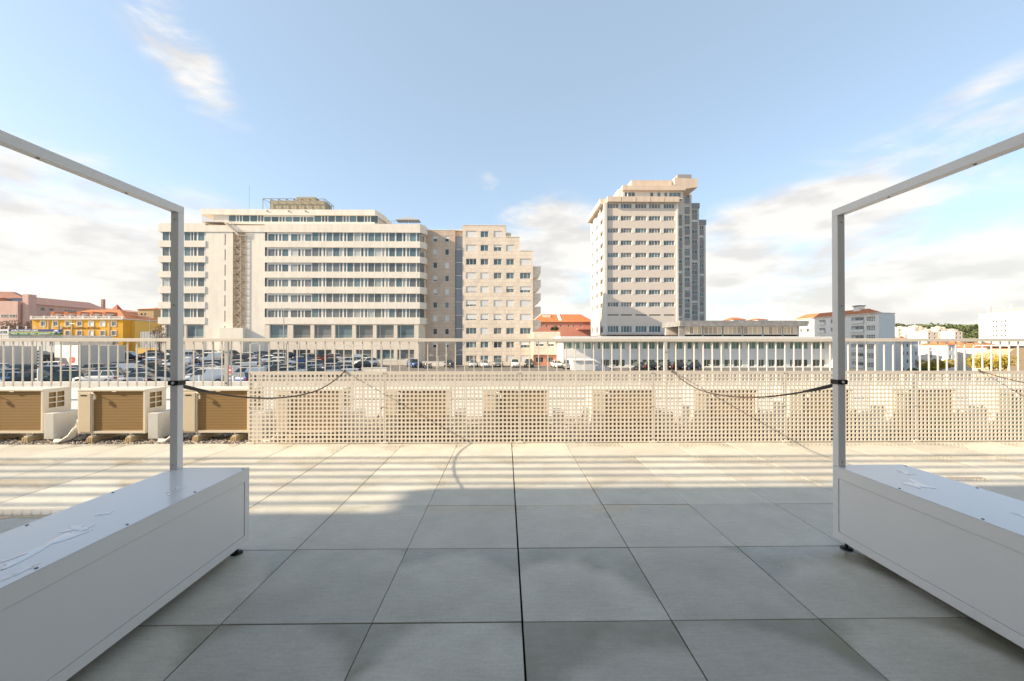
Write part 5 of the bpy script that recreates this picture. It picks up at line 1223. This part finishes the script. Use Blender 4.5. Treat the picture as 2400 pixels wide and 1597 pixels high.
pts = [(0, 0), (.12, .25), (.05, .55), (.1, .9), (.4, .95), (.65, 1), (.95, .92), (1, .6), (.93, .3), (.97, .05), (.6, .02), (.3, -.05)]
mb.poly([(c0.x+(c1.x-c0.x)*p, c0.y+(c1.y-c0.y)*p, za+(zb_-za)*q) for p, q in pts]); B.add(mb, 'graffiti', mat('graffiti_red', (.60, .02, .02), .6), fix=False)
mb = MB()
for p in (.3, .45, .6): a = c0+(c1-c0)*p + n*.004; mb.poly([(a.x, a.y, za+(zb_-za)*(.35+.3*p)), (a.x+(c1.x-c0.x)*.12, a.y+(c1.y-c0.y)*.12, za+(zb_-za)*.42), (a.x+(c1.x-c0.x)*.08, a.y+(c1.y-c0.y)*.08, za+(zb_-za)*.62)])
B.add(mb, 'graffiti', mat('graffiti_pale', (.75, .5, .5), .6), fix=False)
enclosure('grey rendered enclosure at the left edge below the workshop', -70, 66, 8, 7.0, 812, M_ENC)

# ------------------------------------------------------------------ trees
def leaf_mat(name, c1, c2):
    if name in MATS: return MATS[name]
    m = bpy.data.materials.new(name); m.use_nodes = True; t = m.node_tree; b = t.nodes['Principled BSDF']; g = N(t, 'ShaderNodeNewGeometry'); cr = N(t, 'ShaderNodeValToRGB')
    cr.color_ramp.elements[0].color = (*c1, 1); cr.color_ramp.elements[1].color = (*c2, 1); t.links.new(g.outputs['Random Per Island'], cr.inputs[0]); t.links.new(cr.outputs[0], b.inputs['Base Color'])
    b.inputs['Roughness'].default_value = .7; b.inputs['Subsurface Weight'].default_value = 0; MATS[name] = m; return m
M_BARK = mat('bark', (.10, .075, .055), .9, grain=.3, gscale=4)
def foliage(rng, blobs, n, s, squash=.8):
    V, F = [], []
    for k in range(n):
        bx_, by_, bz_, br = rng.choice(blobs)
        while True:
            d = Vector((rng.uniform(-1, 1), rng.uniform(-1, 1), rng.uniform(-1, 1)))
            if .25 < d.length < 1: break
        d = d.normalized()*(d.length**.4); p = Vector((bx_, by_, bz_)) + Vector((d.x*br, d.y*br, d.z*br*squash))
        q = s*rng.uniform(.6, 1.4); a = Vector((rng.gauss(0, 1), rng.gauss(0, 1), rng.gauss(0, .7))).normalized(); b = a.cross(Vector((rng.gauss(0, 1), rng.gauss(0, 1), rng.gauss(0, 1)))).normalized()
        i = len(V); V += [tuple(p - a*q), tuple(p + b*q*.6), tuple(p + a*q), tuple(p - b*q*.6)]; F.append((i, i+1, i+2, i+3))
    return V, F
def tree(name, lab, base, h, r, lm, n=1600, s=.16, trunk=.12, seed=1, group=None, cat='tree', lean=0, bare=False):
    rng = random.Random(seed); t = thing(name, lab, cat, base, group=group)
    mb = MB(); blobs = []
    mb.tube([(0, 0, -.3), (lean*.2, 0, h*.25), (lean*.5, .05, h*.5), (lean, 0, h*.8)], [trunk*1.3, trunk, trunk*.8, trunk*.3], 8)
    for k in range(9):
        a = k*2.4 + rng.random(); z = h*rng.uniform(.3, .6); e = Vector((math.cos(a)*r*rng.uniform(.45, .8), math.sin(a)*r*rng.uniform(.45, .8), h*rng.uniform(.55, .92)))
        mb.tube([(lean*.4, 0, z), ((e.x)*.5, e.y*.5, (z+e.z)/2+.1), tuple(e)], [trunk*.45, trunk*.3, trunk*.1], 5)
        blobs.append((e.x, e.y, e.z, r*rng.uniform(.28, .5)))
        if bare:
            for q in range(5): f = e + Vector((rng.uniform(-1, 1), rng.uniform(-1, 1), rng.uniform(0, 1)))*r*.5; mb.tube([tuple(e*.8), tuple(f)], [trunk*.12, trunk*.04], 4)
    blobs.append((lean, 0, h*.85, r*.5))
    mb.build('trunk', M_BARK, t)
    V, F = foliage(rng, blobs, n, s); me = bpy.data.meshes.new('crown'); me.from_pydata(V, [], F); me.materials.append(lm); me.update(); put('crown', me, t)
    return t
L_YEL = leaf_mat('leaf_yellow', (.16, .15, .02), (.50, .36, .03)); L_LIME = leaf_mat('leaf_lime', (.20, .22, .02), (.46, .44, .04)); L_GREEN = leaf_mat('leaf_green', (.03, .05, .015), (.10, .13, .035)); L_BROWN = leaf_mat('leaf_brown', (.16, .10, .07), (.30, .20, .15)); L_DARK = leaf_mat('leaf_dark', (.015, .035, .012), (.05, .085, .025))
def tz(px, Y): return ground_z(gx(px, Y), Y)
tree('yellow_tree', 'yellowing tree low on the right, between two shade-grey houses', (gx(2192, 135), 135, gz(905, 135)), 8.2, 4.2, L_YEL, 3800, .22, seed=2, group='yellow trees among the houses')
tree('yellow_tree', 'bright yellow autumn tree at the far right, before the wide shade-grey house', (gx(2322, 128), 128, gz(905, 128)), 9.2, 5.2, L_YEL, 4600, .22, seed=4, group='yellow trees among the houses')
tree('green_bush', 'dark olive bush at the foot of the left yellow tree', (gx(2166, 133), 133, gz(905, 133)), 5.0, 4.0, L_GREEN, 2600, .2, seed=5, cat='bush')
tree('lime_shrub', 'lime yellow shrub right of the yellow club house', (gx(321, 116), 116, gz(806, 116)), gz(765, 116)-gz(806, 116), 1.7, L_LIME, 1500, .15, seed=6, cat='shrub')
tree('bare_tree', 'sparse brown tree against the left end of the office block', (gx(373, 86), 86, GROUND), gz(756, 86)-GROUND, 1.6, L_BROWN, 700, .12, seed=8, bare=True)
for k, (px, h_) in enumerate(((8, 750), (30, 748), (55, 752))):
    tree('bare_tree', ['brown winter tree at the left picture edge, before the mauve building', 'brown winter tree, middle of the three before the mauve building', 'brown winter tree, rightmost of the three before the mauve building'][k], (gx(px, 128), 128, GROUND), gz(h_, 128)-GROUND, 3.0, L_BROWN, 1500, .16, seed=20+k, group='winter trees before the mauve building', bare=True)
tree('balcony_plant', 'dark green plant on the low roof beside the tower', (gx(1300, 92), 92, gz(779.5, 92)), gz(767, 92)-gz(779.5, 92)+.1, .95, L_DARK, 900, .10, trunk=.05, seed=9, cat='plant')
for k, (px, Y, py) in enumerate(((342, 120, 782), (351, 118, 785), (362, 112, 784))):
    tree('garden_bush', ['round green bush behind the grey fence right of the yellow house', 'low green bush, second right of the yellow house', 'green bush by the left corner of the office block'][k], (gx(px, Y), Y, GROUND), gz(py, Y)-GROUND, 1.5, L_GREEN if k else L_LIME, 900, .13, seed=40+k, cat='bush', group='bushes by the office block')
# wooded hill far right
def hill_h(x, y): return 34*math.exp(-((x-560)/330)**2 - ((y-560)/120)**2) - 14
mb = MB(); xs = [120+28*i for i in range(34)]; ys = [400+24*j for j in range(14)]
mb.v = [(x, y, hill_h(x, y)) for y in ys for x in xs]; n = len(xs)
for j in range(len(ys)-1):
    for i in range(n-1): mb.f.append((j*n+i, j*n+i+1, (j+1)*n+i+1, (j+1)*n+i)); mb.m.append(0)
tag(mb.build('hill', mat('hill_grass', (.10, .12, .035), .95, grain=.3, gscale=.05), fix=False, smooth=True), kind='structure')
def wood():
    r = random.Random(77); V, F = [], []
    for k in range(1500):
        x = r.uniform(360, 900); y = r.uniform(400, 580); z = hill_h(x, y)
        if z < -6: continue
        R_ = r.uniform(2.6, 5.5); v, f = foliage(r, [(x, y, z+R_*.8, R_)], 40, R_*.30, .75); o = len(V); V += v; F += [tuple(o+q for q in g) for g in f]
    me = bpy.data.meshes.new('wood'); me.from_pydata(V, [], F); me.materials.append(leaf_mat('leaf_wood', (.035, .055, .02), (.13, .155, .05))); me.update(); return put('wood', me)
tag(wood(), 'dark green wood covering the far hill on the right', 'wood', kind='stuff')

# ------------------------------------------------------------------ lamps, sign, posts, low walls
M_LAMP = mat('lamp_steel', (.34, .33, .31), .5, metal=.3)
def lamp(px, py, Y, arms, lab, single_dir=-1, L=1.1, tall=0):
    zt = gz(py, Y, px); t = thing('street_lamp', lab, 'street lamp', (gx(px, Y), Y, GROUND), group='street lamps in the car park'); h = zt-GROUND
    MB().tube([(0, 0, 0), (0, 0, h*.5), (0, 0, h)], [.10, .08, .06], 8).build('pole', M_LAMP, t)
    for s in ((-1, 1) if arms == 2 else (single_dir,)):
        MB().tube([(0, 0, h-.25), (s*L*.5, 0, h+.06), (s*L, 0, h+.12)], .03, 6).build('arm', M_LAMP, t)
        MB().box(min(s*L, s*(L+.75)), max(s*L, s*(L+.75)), -.13, .13, h+.06, h+.17).build('lamp_head', mat('lamp_head', (.55, .54, .52), .4), t)
lamp(586, 806, 70, 2, 'double-armed street lamp before the office block, left of its porch cars'); lamp(827, 812, 75, 2, 'double-armed street lamp in front of the right half of the office block')
lamp(896, 812, 80, 1, 'single-armed street lamp right of the double lamp before the office block'); lamp(1028, 834, 82, 2, 'low double-armed street lamp left of the apartment block door'); lamp(1067, 822, 84, 1, 'street lamp with pale head before the glazed stair strip', 1)
lamp(671, 805, 74, 1, 'single-armed street lamp behind the silver car rows'); lamp(702, 803, 78, 1, 'single-armed street lamp near the middle of the office block'); lamp(352, 742, 88, 1, 'tall street lamp left of the office block', -1, 1.6)
lamp(1417, 858, 70, 2, 'double-armed street lamp before the white garage'); lamp(1690, 857, 70, 2, 'double-armed street lamp before the low white building', 1, 1.3); lamp(665, 724, 79, 1, 'tallest thin street lamp in front of the office windows', 1, .3)
lamp(1311, 828, 84, 1, 'street lamp by the pink ground floor of the apartment wing'); lamp(501, 800, 72, 1, 'thin street lamp behind the left railing post'); lamp(190, 803, 66, 1, 'street lamp over the cars by the graffiti wall')
t = thing('no_entry_sign', 'round red no-entry sign with white bar in the car park', 'road sign', (gx(540, 40), 40, GROUND))
zc = gz(868, 40, 540)-GROUND
MB().tube([(0, .06, 0), (0, .06, gz(833, 40, 540)-GROUND)], .035, 8).build('pole', M_LAMP, t)
rz_ = R(-22)
def disc(r, d0, d1, m, name, parent, bar=None):
    mb = MB()
    if bar: mb.box(-bar[0], bar[0], d0, d1, zc-bar[1], zc+bar[1])
    else: mb.tube([(0, d0, zc), (0, d1, zc)], r, 28)
    o = mb.build(name, m, parent); o.rotation_euler.z = rz_ if parent is t else 0; return o
dd = disc(.385, -.02, .0, mat('sign_rim', (.8, .79, .77), .5), 'plate', t); disc(.36, -.026, -.0205, mat('sign_red', (.62, .012, .015), .45), 'red_disc', dd); disc(0, -.032, -.0265, mat('sign_rim', (0, 0, 0)), 'bar', dd, (.27, .065))
for k, (px, py, Y, w, lab) in enumerate(((93, 866, 46, .36, 'white marker post in front of the cars at the left'), (549, 882, 44, .28, 'white marker post under the no-entry sign'), (469, 880, 44, .22, 'white marker post before the white van'))):
    t = thing('marker_post', lab, 'post', (gx(px, Y), Y, GROUND), group='white posts at the car park edge'); h = gz(py, Y, px)-GROUND
    MB().tube([(0, 0, 0), (0, 0, h-.03), (0, 0, h)], [w/2, w/2, w/2-.02], 12).build('shaft', mat('post_white', (.72, .70, .65), .6), t); MB().tube([(0, 0, h+.0005), (0, 0, h+.03)], [w/2+.02, w/2+.01], 12).build('cap', mat('post_white', (0, 0, 0)), t)
t = thing('post', 'thick cream post with dark marks beside the leftmost cars', 'post', (gx(93, 58), 58, GROUND)); hh = gz(812, 58, 93)-GROUND
MB().tube([(0, 0, 0), (0, 0, hh)], .16, 10).build('shaft', mat('post_white', (0, 0, 0)), t)
for q in range(6): MB().box(-.08, .08, -.18, -.15, hh*.35+q*.42, hh*.35+q*.42+.2).build('mark', M_DARK, t)
def lowwall(a, b, Y, py, lab, m):
    t = thing('low_wall', lab, 'wall', (gx(a, Y), Y, GROUND)); x = gx(b, Y)-gx(a, Y); h = gz(py, Y, (a+b)/2)-GROUND
    MB().box(0, x, 0, .3, 0, h).build('wall', m, t); MB().box(-.04, x+.04, -.04, .34, h+.002, h+.07).build('coping', M_WHITEB, t)
lowwall(847, 906, 66, 863, 'low cream wall right of the parked car rows', M_CREAMW); lowwall(862, 932, 87.3, 846, 'cream garden wall at the foot of the office block', M_CREAM); lowwall(318, 360, 94, 816, 'yellow-topped low wall behind the cars left of the office block', M_YEL2); lowwall(990, 1060, 88, 848, 'cream wall before the tan part of the apartment block', M_CREAMW)
B = Bld('metal_fence', 'grey corrugated fence right of the yellow house', 'fence', (gx(343, 105), 105, GROUND))
for q in range(16): xx = gx(329, 105)+q*.32; B.add(MB().box(xx, xx+.29, 105+.03*(q % 2), 105.05+.03*(q % 2), GROUND, gz(778, 105)), 'panel', mat('fence_grey', (.42, .43, .44), .6))

# ------------------------------------------------------------------ parked cars
M_PAINT = mat('car_paint', (1, 1, 1), .32, spec=.5, objcol=True, coat=.6)
M_CGLASS = mat('car_glass', (.055, .07, .068), .05, spec=.8, var=.4)
M_TYRE = mat('tyre', (.02, .02, .02), .85); M_RIM = mat('rim', (.45, .45, .45), .35, metal=.8)
M_HEAD = mat('headlight', (.70, .70, .68), .12, spec=.8); M_TAIL = mat('tail_light', (.40, .015, .015), .2); M_TRIM = mat('car_trim', (.03, .03, .03), .6); M_PLATE = mat('number_plate', (.75, .75, .72), .5)
TYPES = {  # length, half width, height, shoulder, bonnet z, windscreen foot x, roof front x, roof rear x, rear foot x, wheel radius
    'hatchback': (4.05, .86, 1.46, .90, .80, .98, .22, -1.40, -1.86, .31), 'saloon': (4.55, .89, 1.43, .90, .78, 1.05, .25, -1.05, -1.75, .32),
    'estate': (4.55, .89, 1.47, .92, .80, 1.10, .32, -1.80, -2.12, .32), 'sports utility car': (4.40, .92, 1.66, 1.02, .96, 1.08, .38, -1.62, -2.02, .36), 'van': (4.45, .92, 1.84, 1.05, .98, 1.30, .62, -2.12, -2.19, .33)}
def lamp_box(x0, x1, y0, y1, z0, z1): return bevel_mesh(MB().box(x0, x1, y0, y1, z0, z1).mesh('lamp', M_HEAD), .02, 1)
def make_car(kind):
    L, w, H, sh, bz, xw, xr, xq, xb, r = TYPES[kind]; f, b = L/2, -L/2; t = thing('parked_car', '', 'van' if kind == 'van' else 'car'); z0 = .19
    st = [(b, .62, sh-.16), (b+.10, .86, sh-.04), (b+.30, .95, sh-.005), (xq, 1, sh), (-.3, 1, sh), (xr, 1, sh), (xw, .99, bz+.07), (xw+.35, .975, bz+.03), (f-.42, .94, bz-.04), (f-.14, .86, bz-.13), (f, .66, bz-.27)]
    mb = MB(); n = 9
    for (x, k, zt) in st:
        ww = w*k; zl = z0 + (.10 if x in (b, f) else 0)
        half = [(ww*.86, zl), (ww*.97, zl+.10), (ww, (zl+zt)/2), (ww*.975, zt-.07), (ww*.90, zt-.008)]
        mb.v += [(x, -y, z) for y, z in half] + [(x, 0, zt+.025)] + [(x, y, z) for y, z in reversed(half)]
    n = 11
    for i in range(len(st)-1):
        for j in range(n-1): mb.f.append((i*n+j, (i+1)*n+j, (i+1)*n+j+1, i*n+j+1)); mb.m.append(0)
        mb.f.append((i*n+n-1, (i+1)*n+n-1, (i+1)*n, i*n)); mb.m.append(0)
    mb.f.append(tuple(range(n))); mb.f.append(tuple((len(st)-1)*n+j for j in reversed(range(n)))); mb.m += [0, 0]
    # cabin
    k = len(mb.v); by, ry = w*.895, w*.70; zb = sh - .02; zw = bz + .05
    base = [(xb, -by*.93, zb), (xb, by*.93, zb), (xw, by, zw), (xw, -by, zw)]; top = [(xq, -ry*.95, H-.03), (xq, ry*.95, H-.03), (xr, ry, H-.02), (xr, -ry, H-.02)]
    mid = [((xq+xr)/2, -ry, H), ((xq+xr)/2, ry, H)]
    mb.v += base + top + mid
    A = lambda *q: (mb.f.append(tuple(k+i for i in q)), mb.m.append(0))
    A(0, 1, 5, 4); A(2, 3, 7, 6); A(1, 2, 6, 9, 5); A(3, 0, 4, 8, 7); A(4, 5, 9, 8); A(8, 9, 6, 7)
    me = mb.mesh('body', M_PAINT, smooth=True)
    me.polygons.foreach_set('use_smooth', [len(p.vertices) == 4 and i < (len(st)-1)*n for i, p in enumerate(me.polygons)])
    put('body', me, t)
    def quad(name, pts, inset, m, off=.008):
        P = [Vector(p) for p in pts]; c = sum(P, Vector())/len(P); nrm = (P[1]-P[0]).cross(P[2]-P[0]).normalized()
        if nrm.dot(c - Vector((c.x*.6 if abs(nrm.x) > .5 else c.x, 0, .6))) < 0: nrm = -nrm
        q = [c + (p-c)*(1-inset) + nrm*off for p in P]; qb = [p - nrm*(off+.01) for p in q]; m2 = MB(); nn = len(q)
        m2.v = [tuple(v) for v in q+qb]; m2.f = [tuple(range(nn)), tuple(reversed(range(nn, 2*nn)))] + [(i, (i+1) % nn, nn+(i+1) % nn, nn+i) for i in range(nn)]; m2.m = [0]*len(m2.f)
        return m2.build(name, m, t)
    V = lambda i: mb.v[k+i]
    quad('windscreen', [V(3), V(2), V(6), V(7)], .10, M_CGLASS)
    if kind != 'van': quad('rear_window', [V(0), V(1), V(5), V(4)], .16, M_CGLASS)
    for s in (0, 1):
        i0, i1, i2, i3 = ((1, 2, 6, 5) if s else (0, 3, 7, 4)); P = [Vector(V(q)) for q in (i0, i1, i2, i3)]
        if kind == 'van': cut = .62; P[0] = P[0].lerp(P[1], cut); P[3] = P[3].lerp(P[2], cut+.02)
        P[0] = P[0].lerp(P[3], .10); P[1] = P[1].lerp(P[2], .12)
        m0 = P[0].lerp(P[1], .46); m1 = P[3].lerp(P[2], .46)
        if kind == 'van': quad('side_window', P, .12, M_CGLASS)
        else: quad('side_window', [P[0], m0, m1, P[3]], .10, M_CGLASS); quad('side_window', [m0, P[1], P[2], m1], .10, M_CGLASS)
    wm = _car_parts(r)
    for sx in (f-.80, b+.78):
        for s in (-1, 1):
            arch = put('wheel_arch', wm[2], t, (sx, s*(w*.965), r)); wh = put('wheel', wm[0], t, (sx, s*(w-.085), r)); put('rim', wm[1], wh, (0, s*.10, 0))
    for s in (-1, 1):
        o = MB().prism([(f-.40, s*w*.60), (f-.12, s*w*.52), (f-.055, s*w*.70), (f-.30, s*w*.935), (f-.44, s*w*.945)] if s > 0 else [(f-.44, s*w*.945), (f-.30, s*w*.935), (f-.055, s*w*.70), (f-.12, s*w*.52), (f-.40, s*w*.60)], bz-.24, bz-.10, axis='z').build('headlight', M_HEAD, t)
        MB().box(b-.012, b+.16, s*w*.62 if s > 0 else -w*.90, w*.90 if s > 0 else s*w*.62, sh-.30, sh-.10).build('tail_light', M_TAIL, t)
        MB().box(xw-.28, xw-.10, s*(w+.02)-.07, s*(w+.02)+.07, sh-.02, sh+.11).build('mirror', M_TRIM, t)
    MB().box(f-.13, f+.012, -w*.50, w*.50, .30, .46).build('grille', M_TRIM, t); MB().box(f+.008, f+.02, -.24, .24, .36, .45).build('number_plate', M_PLATE, t)
    MB().box(b-.02, b+.1, -w*.62, w*.62, .26, .40).build('rear_bumper', M_TRIM, t); MB().box(b-.03, b-.012, -.24, .24, .50, .60).build('number_plate', M_PLATE, t)
    return t
_cp = {}
def _car_parts(r):
    if r in _cp: return _cp[r]
    a = MB().tube([(0, -.10, 0), (0, -.085, 0), (0, .085, 0), (0, .10, 0)], [r*.93, r, r, r*.93], 18).mesh('wheel', M_TYRE)
    mb = MB().tube([(0, -.012, 0), (0, .012, 0)], r*.64, 16)
    for q in range(5): an = q*2*math.pi/5; mb.bar((0, 0, 0), (math.cos(an)*r*.6, 0, math.sin(an)*r*.6), .035, .03)
    c = MB().tube([(0, -.02, 0), (0, .02, 0)], r*1.17, 18).mesh('wheel_arch', M_TRIM)
    _cp[r] = (a, mb.mesh('rim', M_RIM), c); return _cp[r]
PROTO = {}
def car(kind, colname, rgb, x, y, rz, label, group):
    if kind not in PROTO: PROTO[kind] = make_car(kind); t = PROTO[kind]
    else: t = copy_tree(PROTO[kind])
    z = park_z(x, y); gxx = (park_z(x+1, y)-park_z(x-1, y))/2; gyy = (park_z(x, y+1)-park_z(x, y-1))/2
    t.location = (x, y, z+.004); nrm = Vector((-gxx, -gyy, 1)).normalized(); t.rotation_euler = (Vector((0, 0, 1)).rotation_difference(nrm).to_matrix() @ Matrix.Rotation(rz, 3, 'Z')).to_euler(); tag(t, label, 'van' if kind == 'van' else 'car', group)
    for ch in t.children:
        if ch.name.split('.')[0] == 'body': ch.color = (*rgb, 1)
    return t
CC = {'white': (.78, .77, .75), 'silver': (.46, .47, .48), 'grey': (.16, .165, .17), 'dark grey': (.055, .057, .06), 'black': (.014, .014, .016), 'blue': (.035, .09, .26), 'light blue': (.20, .34, .52), 'navy': (.02, .03, .07), 'red': (.50, .025, .02), 'brown': (.10, .06, .04), 'green': (.04, .075, .06), 'beige': (.45, .38, .29)}
WEI = ['white']*8 + ['silver']*7 + ['grey']*4 + ['dark grey']*3 + ['black']*4 + ['navy']*2 + ['blue']*2 + ['brown', 'green', 'light blue', 'beige']
ORD = ['first', 'second', 'third', 'fourth', 'fifth', 'sixth', 'seventh', 'eighth', 'ninth', 'tenth', 'eleventh', 'twelfth', 'thirteenth', 'fourteenth', 'fifteenth', 'sixteenth', 'seventeenth']
rows_y = [49.6, 52.5, 55.4, 59.6, 62.4, 65.2, 69.2, 72.0, 74.8, 78.6, 81.4, 84.2, 87.0]
FIX = {(0, 8): ('hatchback', 'light blue', 205), (0, 62): ('hatchback', 'black', 205), (0, 150): ('sports utility car', 'green', 207), (0, 232): ('sports utility car', 'white', 190), (0, 340): ('saloon', 'silver', 20), (0, 480): ('van', 'white', 205), (0, 562): ('hatchback', 'blue', 160), (2, 520): ('van', 'white', 205), (11, 722): ('hatchback', 'red', 200), (11, 762): ('estate', 'red', 200), (10, 812): ('hatchback', 'white', 205), (10, 858): ('sports utility car', 'white', 235)}
def blocked(x, y):
    p = Vector((x - gx(183, 70), y - 70)); l = Vector((-10.2, 6)).normalized(); r = Vector((6, 10.2)).normalized(); a, b = p.dot(l), p.dot(r)
    if -3.2 < a < 14.5 and -2.6 < b < 8.5: return True
    p = Vector((x - gx(-70, 66), y - 66)); a, b = p.dot(l), p.dot(r)
    if -3 < a < 11 and -3 < b < 9: return True
    return x < gx(300, y) and y > 93
rc = random.Random(21)
for ri, Y in enumerate(rows_y):
    xs = []; fixed = [(px, v) for (rr, px), v in FIX.items() if rr == ri]
    for px, v in fixed: xs.append((gx(px, Y), v))
    x = gx(-50, Y) + rc.uniform(0, 3)
    lim = gx(600, Y) if Y < 57 else gx(868 if Y > 70 else 840, Y)
    while x < lim:
        if all(abs(x-q[0]) > 4.9 for q in xs) and not blocked(x, Y) and not (ri in (3, 4) and rc.random() < .08): xs.append((x, None))
        x += rc.uniform(5.0, 5.9) if rc.random() > .12 else 8.5
    xs.sort(key=lambda q: q[0]); n = len(xs)
    for ci, (x, v) in enumerate(xs):
        if v: kind, cn, rot = v
        else: kind = rc.choice(['hatchback']*5 + ['saloon']*3 + ['estate']*3 + ['sports utility car']*4 + ['van']); cn = 'white' if kind == 'van' else rc.choice(WEI); rot = (203 if rc.random() < .72 else 23) + rc.uniform(-5, 5)
        lab = '%s %s, %s from the left in the %s car park row' % (cn, kind, ORD[ci], ORD[ri])
        c = CC[cn]; j = rc.uniform(.9, 1.1)
        car(kind, cn, (c[0]*j, c[1]*j, c[2]*j), x, Y + (0 if v else rc.uniform(-.35, .35)), R(rot), lab, 'cars parked in rows before the office block')
# cars nosed in before the apartment house
for k, (px, Y, kind, cn, rz, w) in enumerate(((970, 83, 'sports utility car', 'blue', -60, 'at the cream wall before the office block corner'), (1052, 86, 'hatchback', 'dark grey', -85, 'before the glazed stair strip'), (1110, 85, 'hatchback', 'silver', -88, 'left of three before the apartment windows'), (1136, 85, 'saloon', 'white', -86, 'second before the apartment windows'), (1168, 85.5, 'sports utility car', 'grey', -92, 'third before the apartment windows'),
        (1207, 84.5, 'sports utility car', 'white', -90, 'before the right end of the apartment block'), (1240, 84, 'sports utility car', 'dark grey', -95, 'at the corner of the apartment block'), (1305, 83, 'hatchback', 'white', -80, 'before the pink ground floor'), (1330, 79.2, 'sports utility car', 'grey', -95, 'left of the white garage'))):
    c = CC[cn]; car(kind, cn, c, gx(px, Y), Y, R(rz), '%s %s %s' % (cn, kind, w), 'cars before the apartment block')
for k, (px, cn, w) in enumerate(((1497, 'grey', 'leftmost'), (1528, 'black', 'second from the left'), (1556, 'dark grey', 'third from the left'), (1590, 'black', 'fourth from the left'), (1618, 'navy', 'rightmost'))):
    car('hatchback', cn, CC[cn], gx(px, 76), 76, R(20 if k % 2 else 200), '%s car before the low white building, %s of its row' % (cn, w), 'cars before the low white building')

# ------------------------------------------------------------------ motorbikes
def make_bike():
    t = thing('motorbike', '', 'motorbike'); mb = MB()
    for x in (-.68, .70):
        ring = [(x+.27*math.cos(a*math.pi/9), 0, .31+.27*math.sin(a*math.pi/9)) for a in range(19)]; w = MB().tube(ring, .06, 8, caps=False).build('wheel', M_TYRE, t); MB().tube([(x, -.02, .31), (x, .02, .31)], .17, 12).build('rim', M_RIM, w)
    MB().box(-.35, .30, -.14, .14, .28, .60).build('engine', M_TRIM, t)
    o = MB().tube([(-.15, 0, .78), (.05, 0, .86), (.35, 0, .82), (.5, 0, .72)], [.10, .17, .16, .06], 10).build('tank', mat('bike_paint', (.10, .02, .02), .3, objcol=False), t, smooth=True)
    MB().tube([(-.95, 0, .88), (-.6, 0, .80), (-.15, 0, .78)], [.07, .13, .10], 10).build('seat', M_TRIM, t, smooth=True)
    for s in (-1, 1): MB().tube([(.70, s*.09, .31), (.52, s*.09, .70), (.42, s*.09, .98)], .03, 6).build('fork', M_RIM, t); MB().tube([(.44, s*.05, .98), (.36, s*.36, 1.05)], .02, 6).build('handlebar', M_TRIM, t); MB().tube([(.38, s*.33, 1.05), (.42, s*.36, 1.18)], [.02, .06], 8).build('mirror', M_TRIM, t)
    MB().tube([(.52, 0, .90), (.62, 0, .92)], [.12, .10], 10).build('headlight', M_HEAD, t); MB().bar((-.68, -.12, .31), (-.1, -.12, .35), .05).build('swing_arm', M_TRIM, t); MB().tube([(-.9, .16, .42), (.1, .16, .35)], [.05, .03], 8).build('exhaust', M_RIM, t); MB().bar((-.2, .14, .3), (-.3, .32, .0), .03).build('stand', M_TRIM, t)
    return t
bk = make_bike()
for k, (px, Y, rz, lab) in enumerate(((352, 46.4, 195, 'dark motorbike parked before the silver car left of the left frame post'), (988, 80.5, 215, 'motorbike left of the pair at the cream wall by the apartment block'), (1003, 80, 230, 'motorbike right of the pair at the cream wall by the apartment block'), (1058, 81, 250, 'motorbike by the low street lamp before the apartment block'))):
    b = bk if k == 0 else copy_tree(bk); b.location = (gx(px, Y), Y, park_z(gx(px, Y), Y)+.004); b.rotation_euler = (0, 0, R(rz)); tag(b, lab, 'motorbike', 'motorbikes')
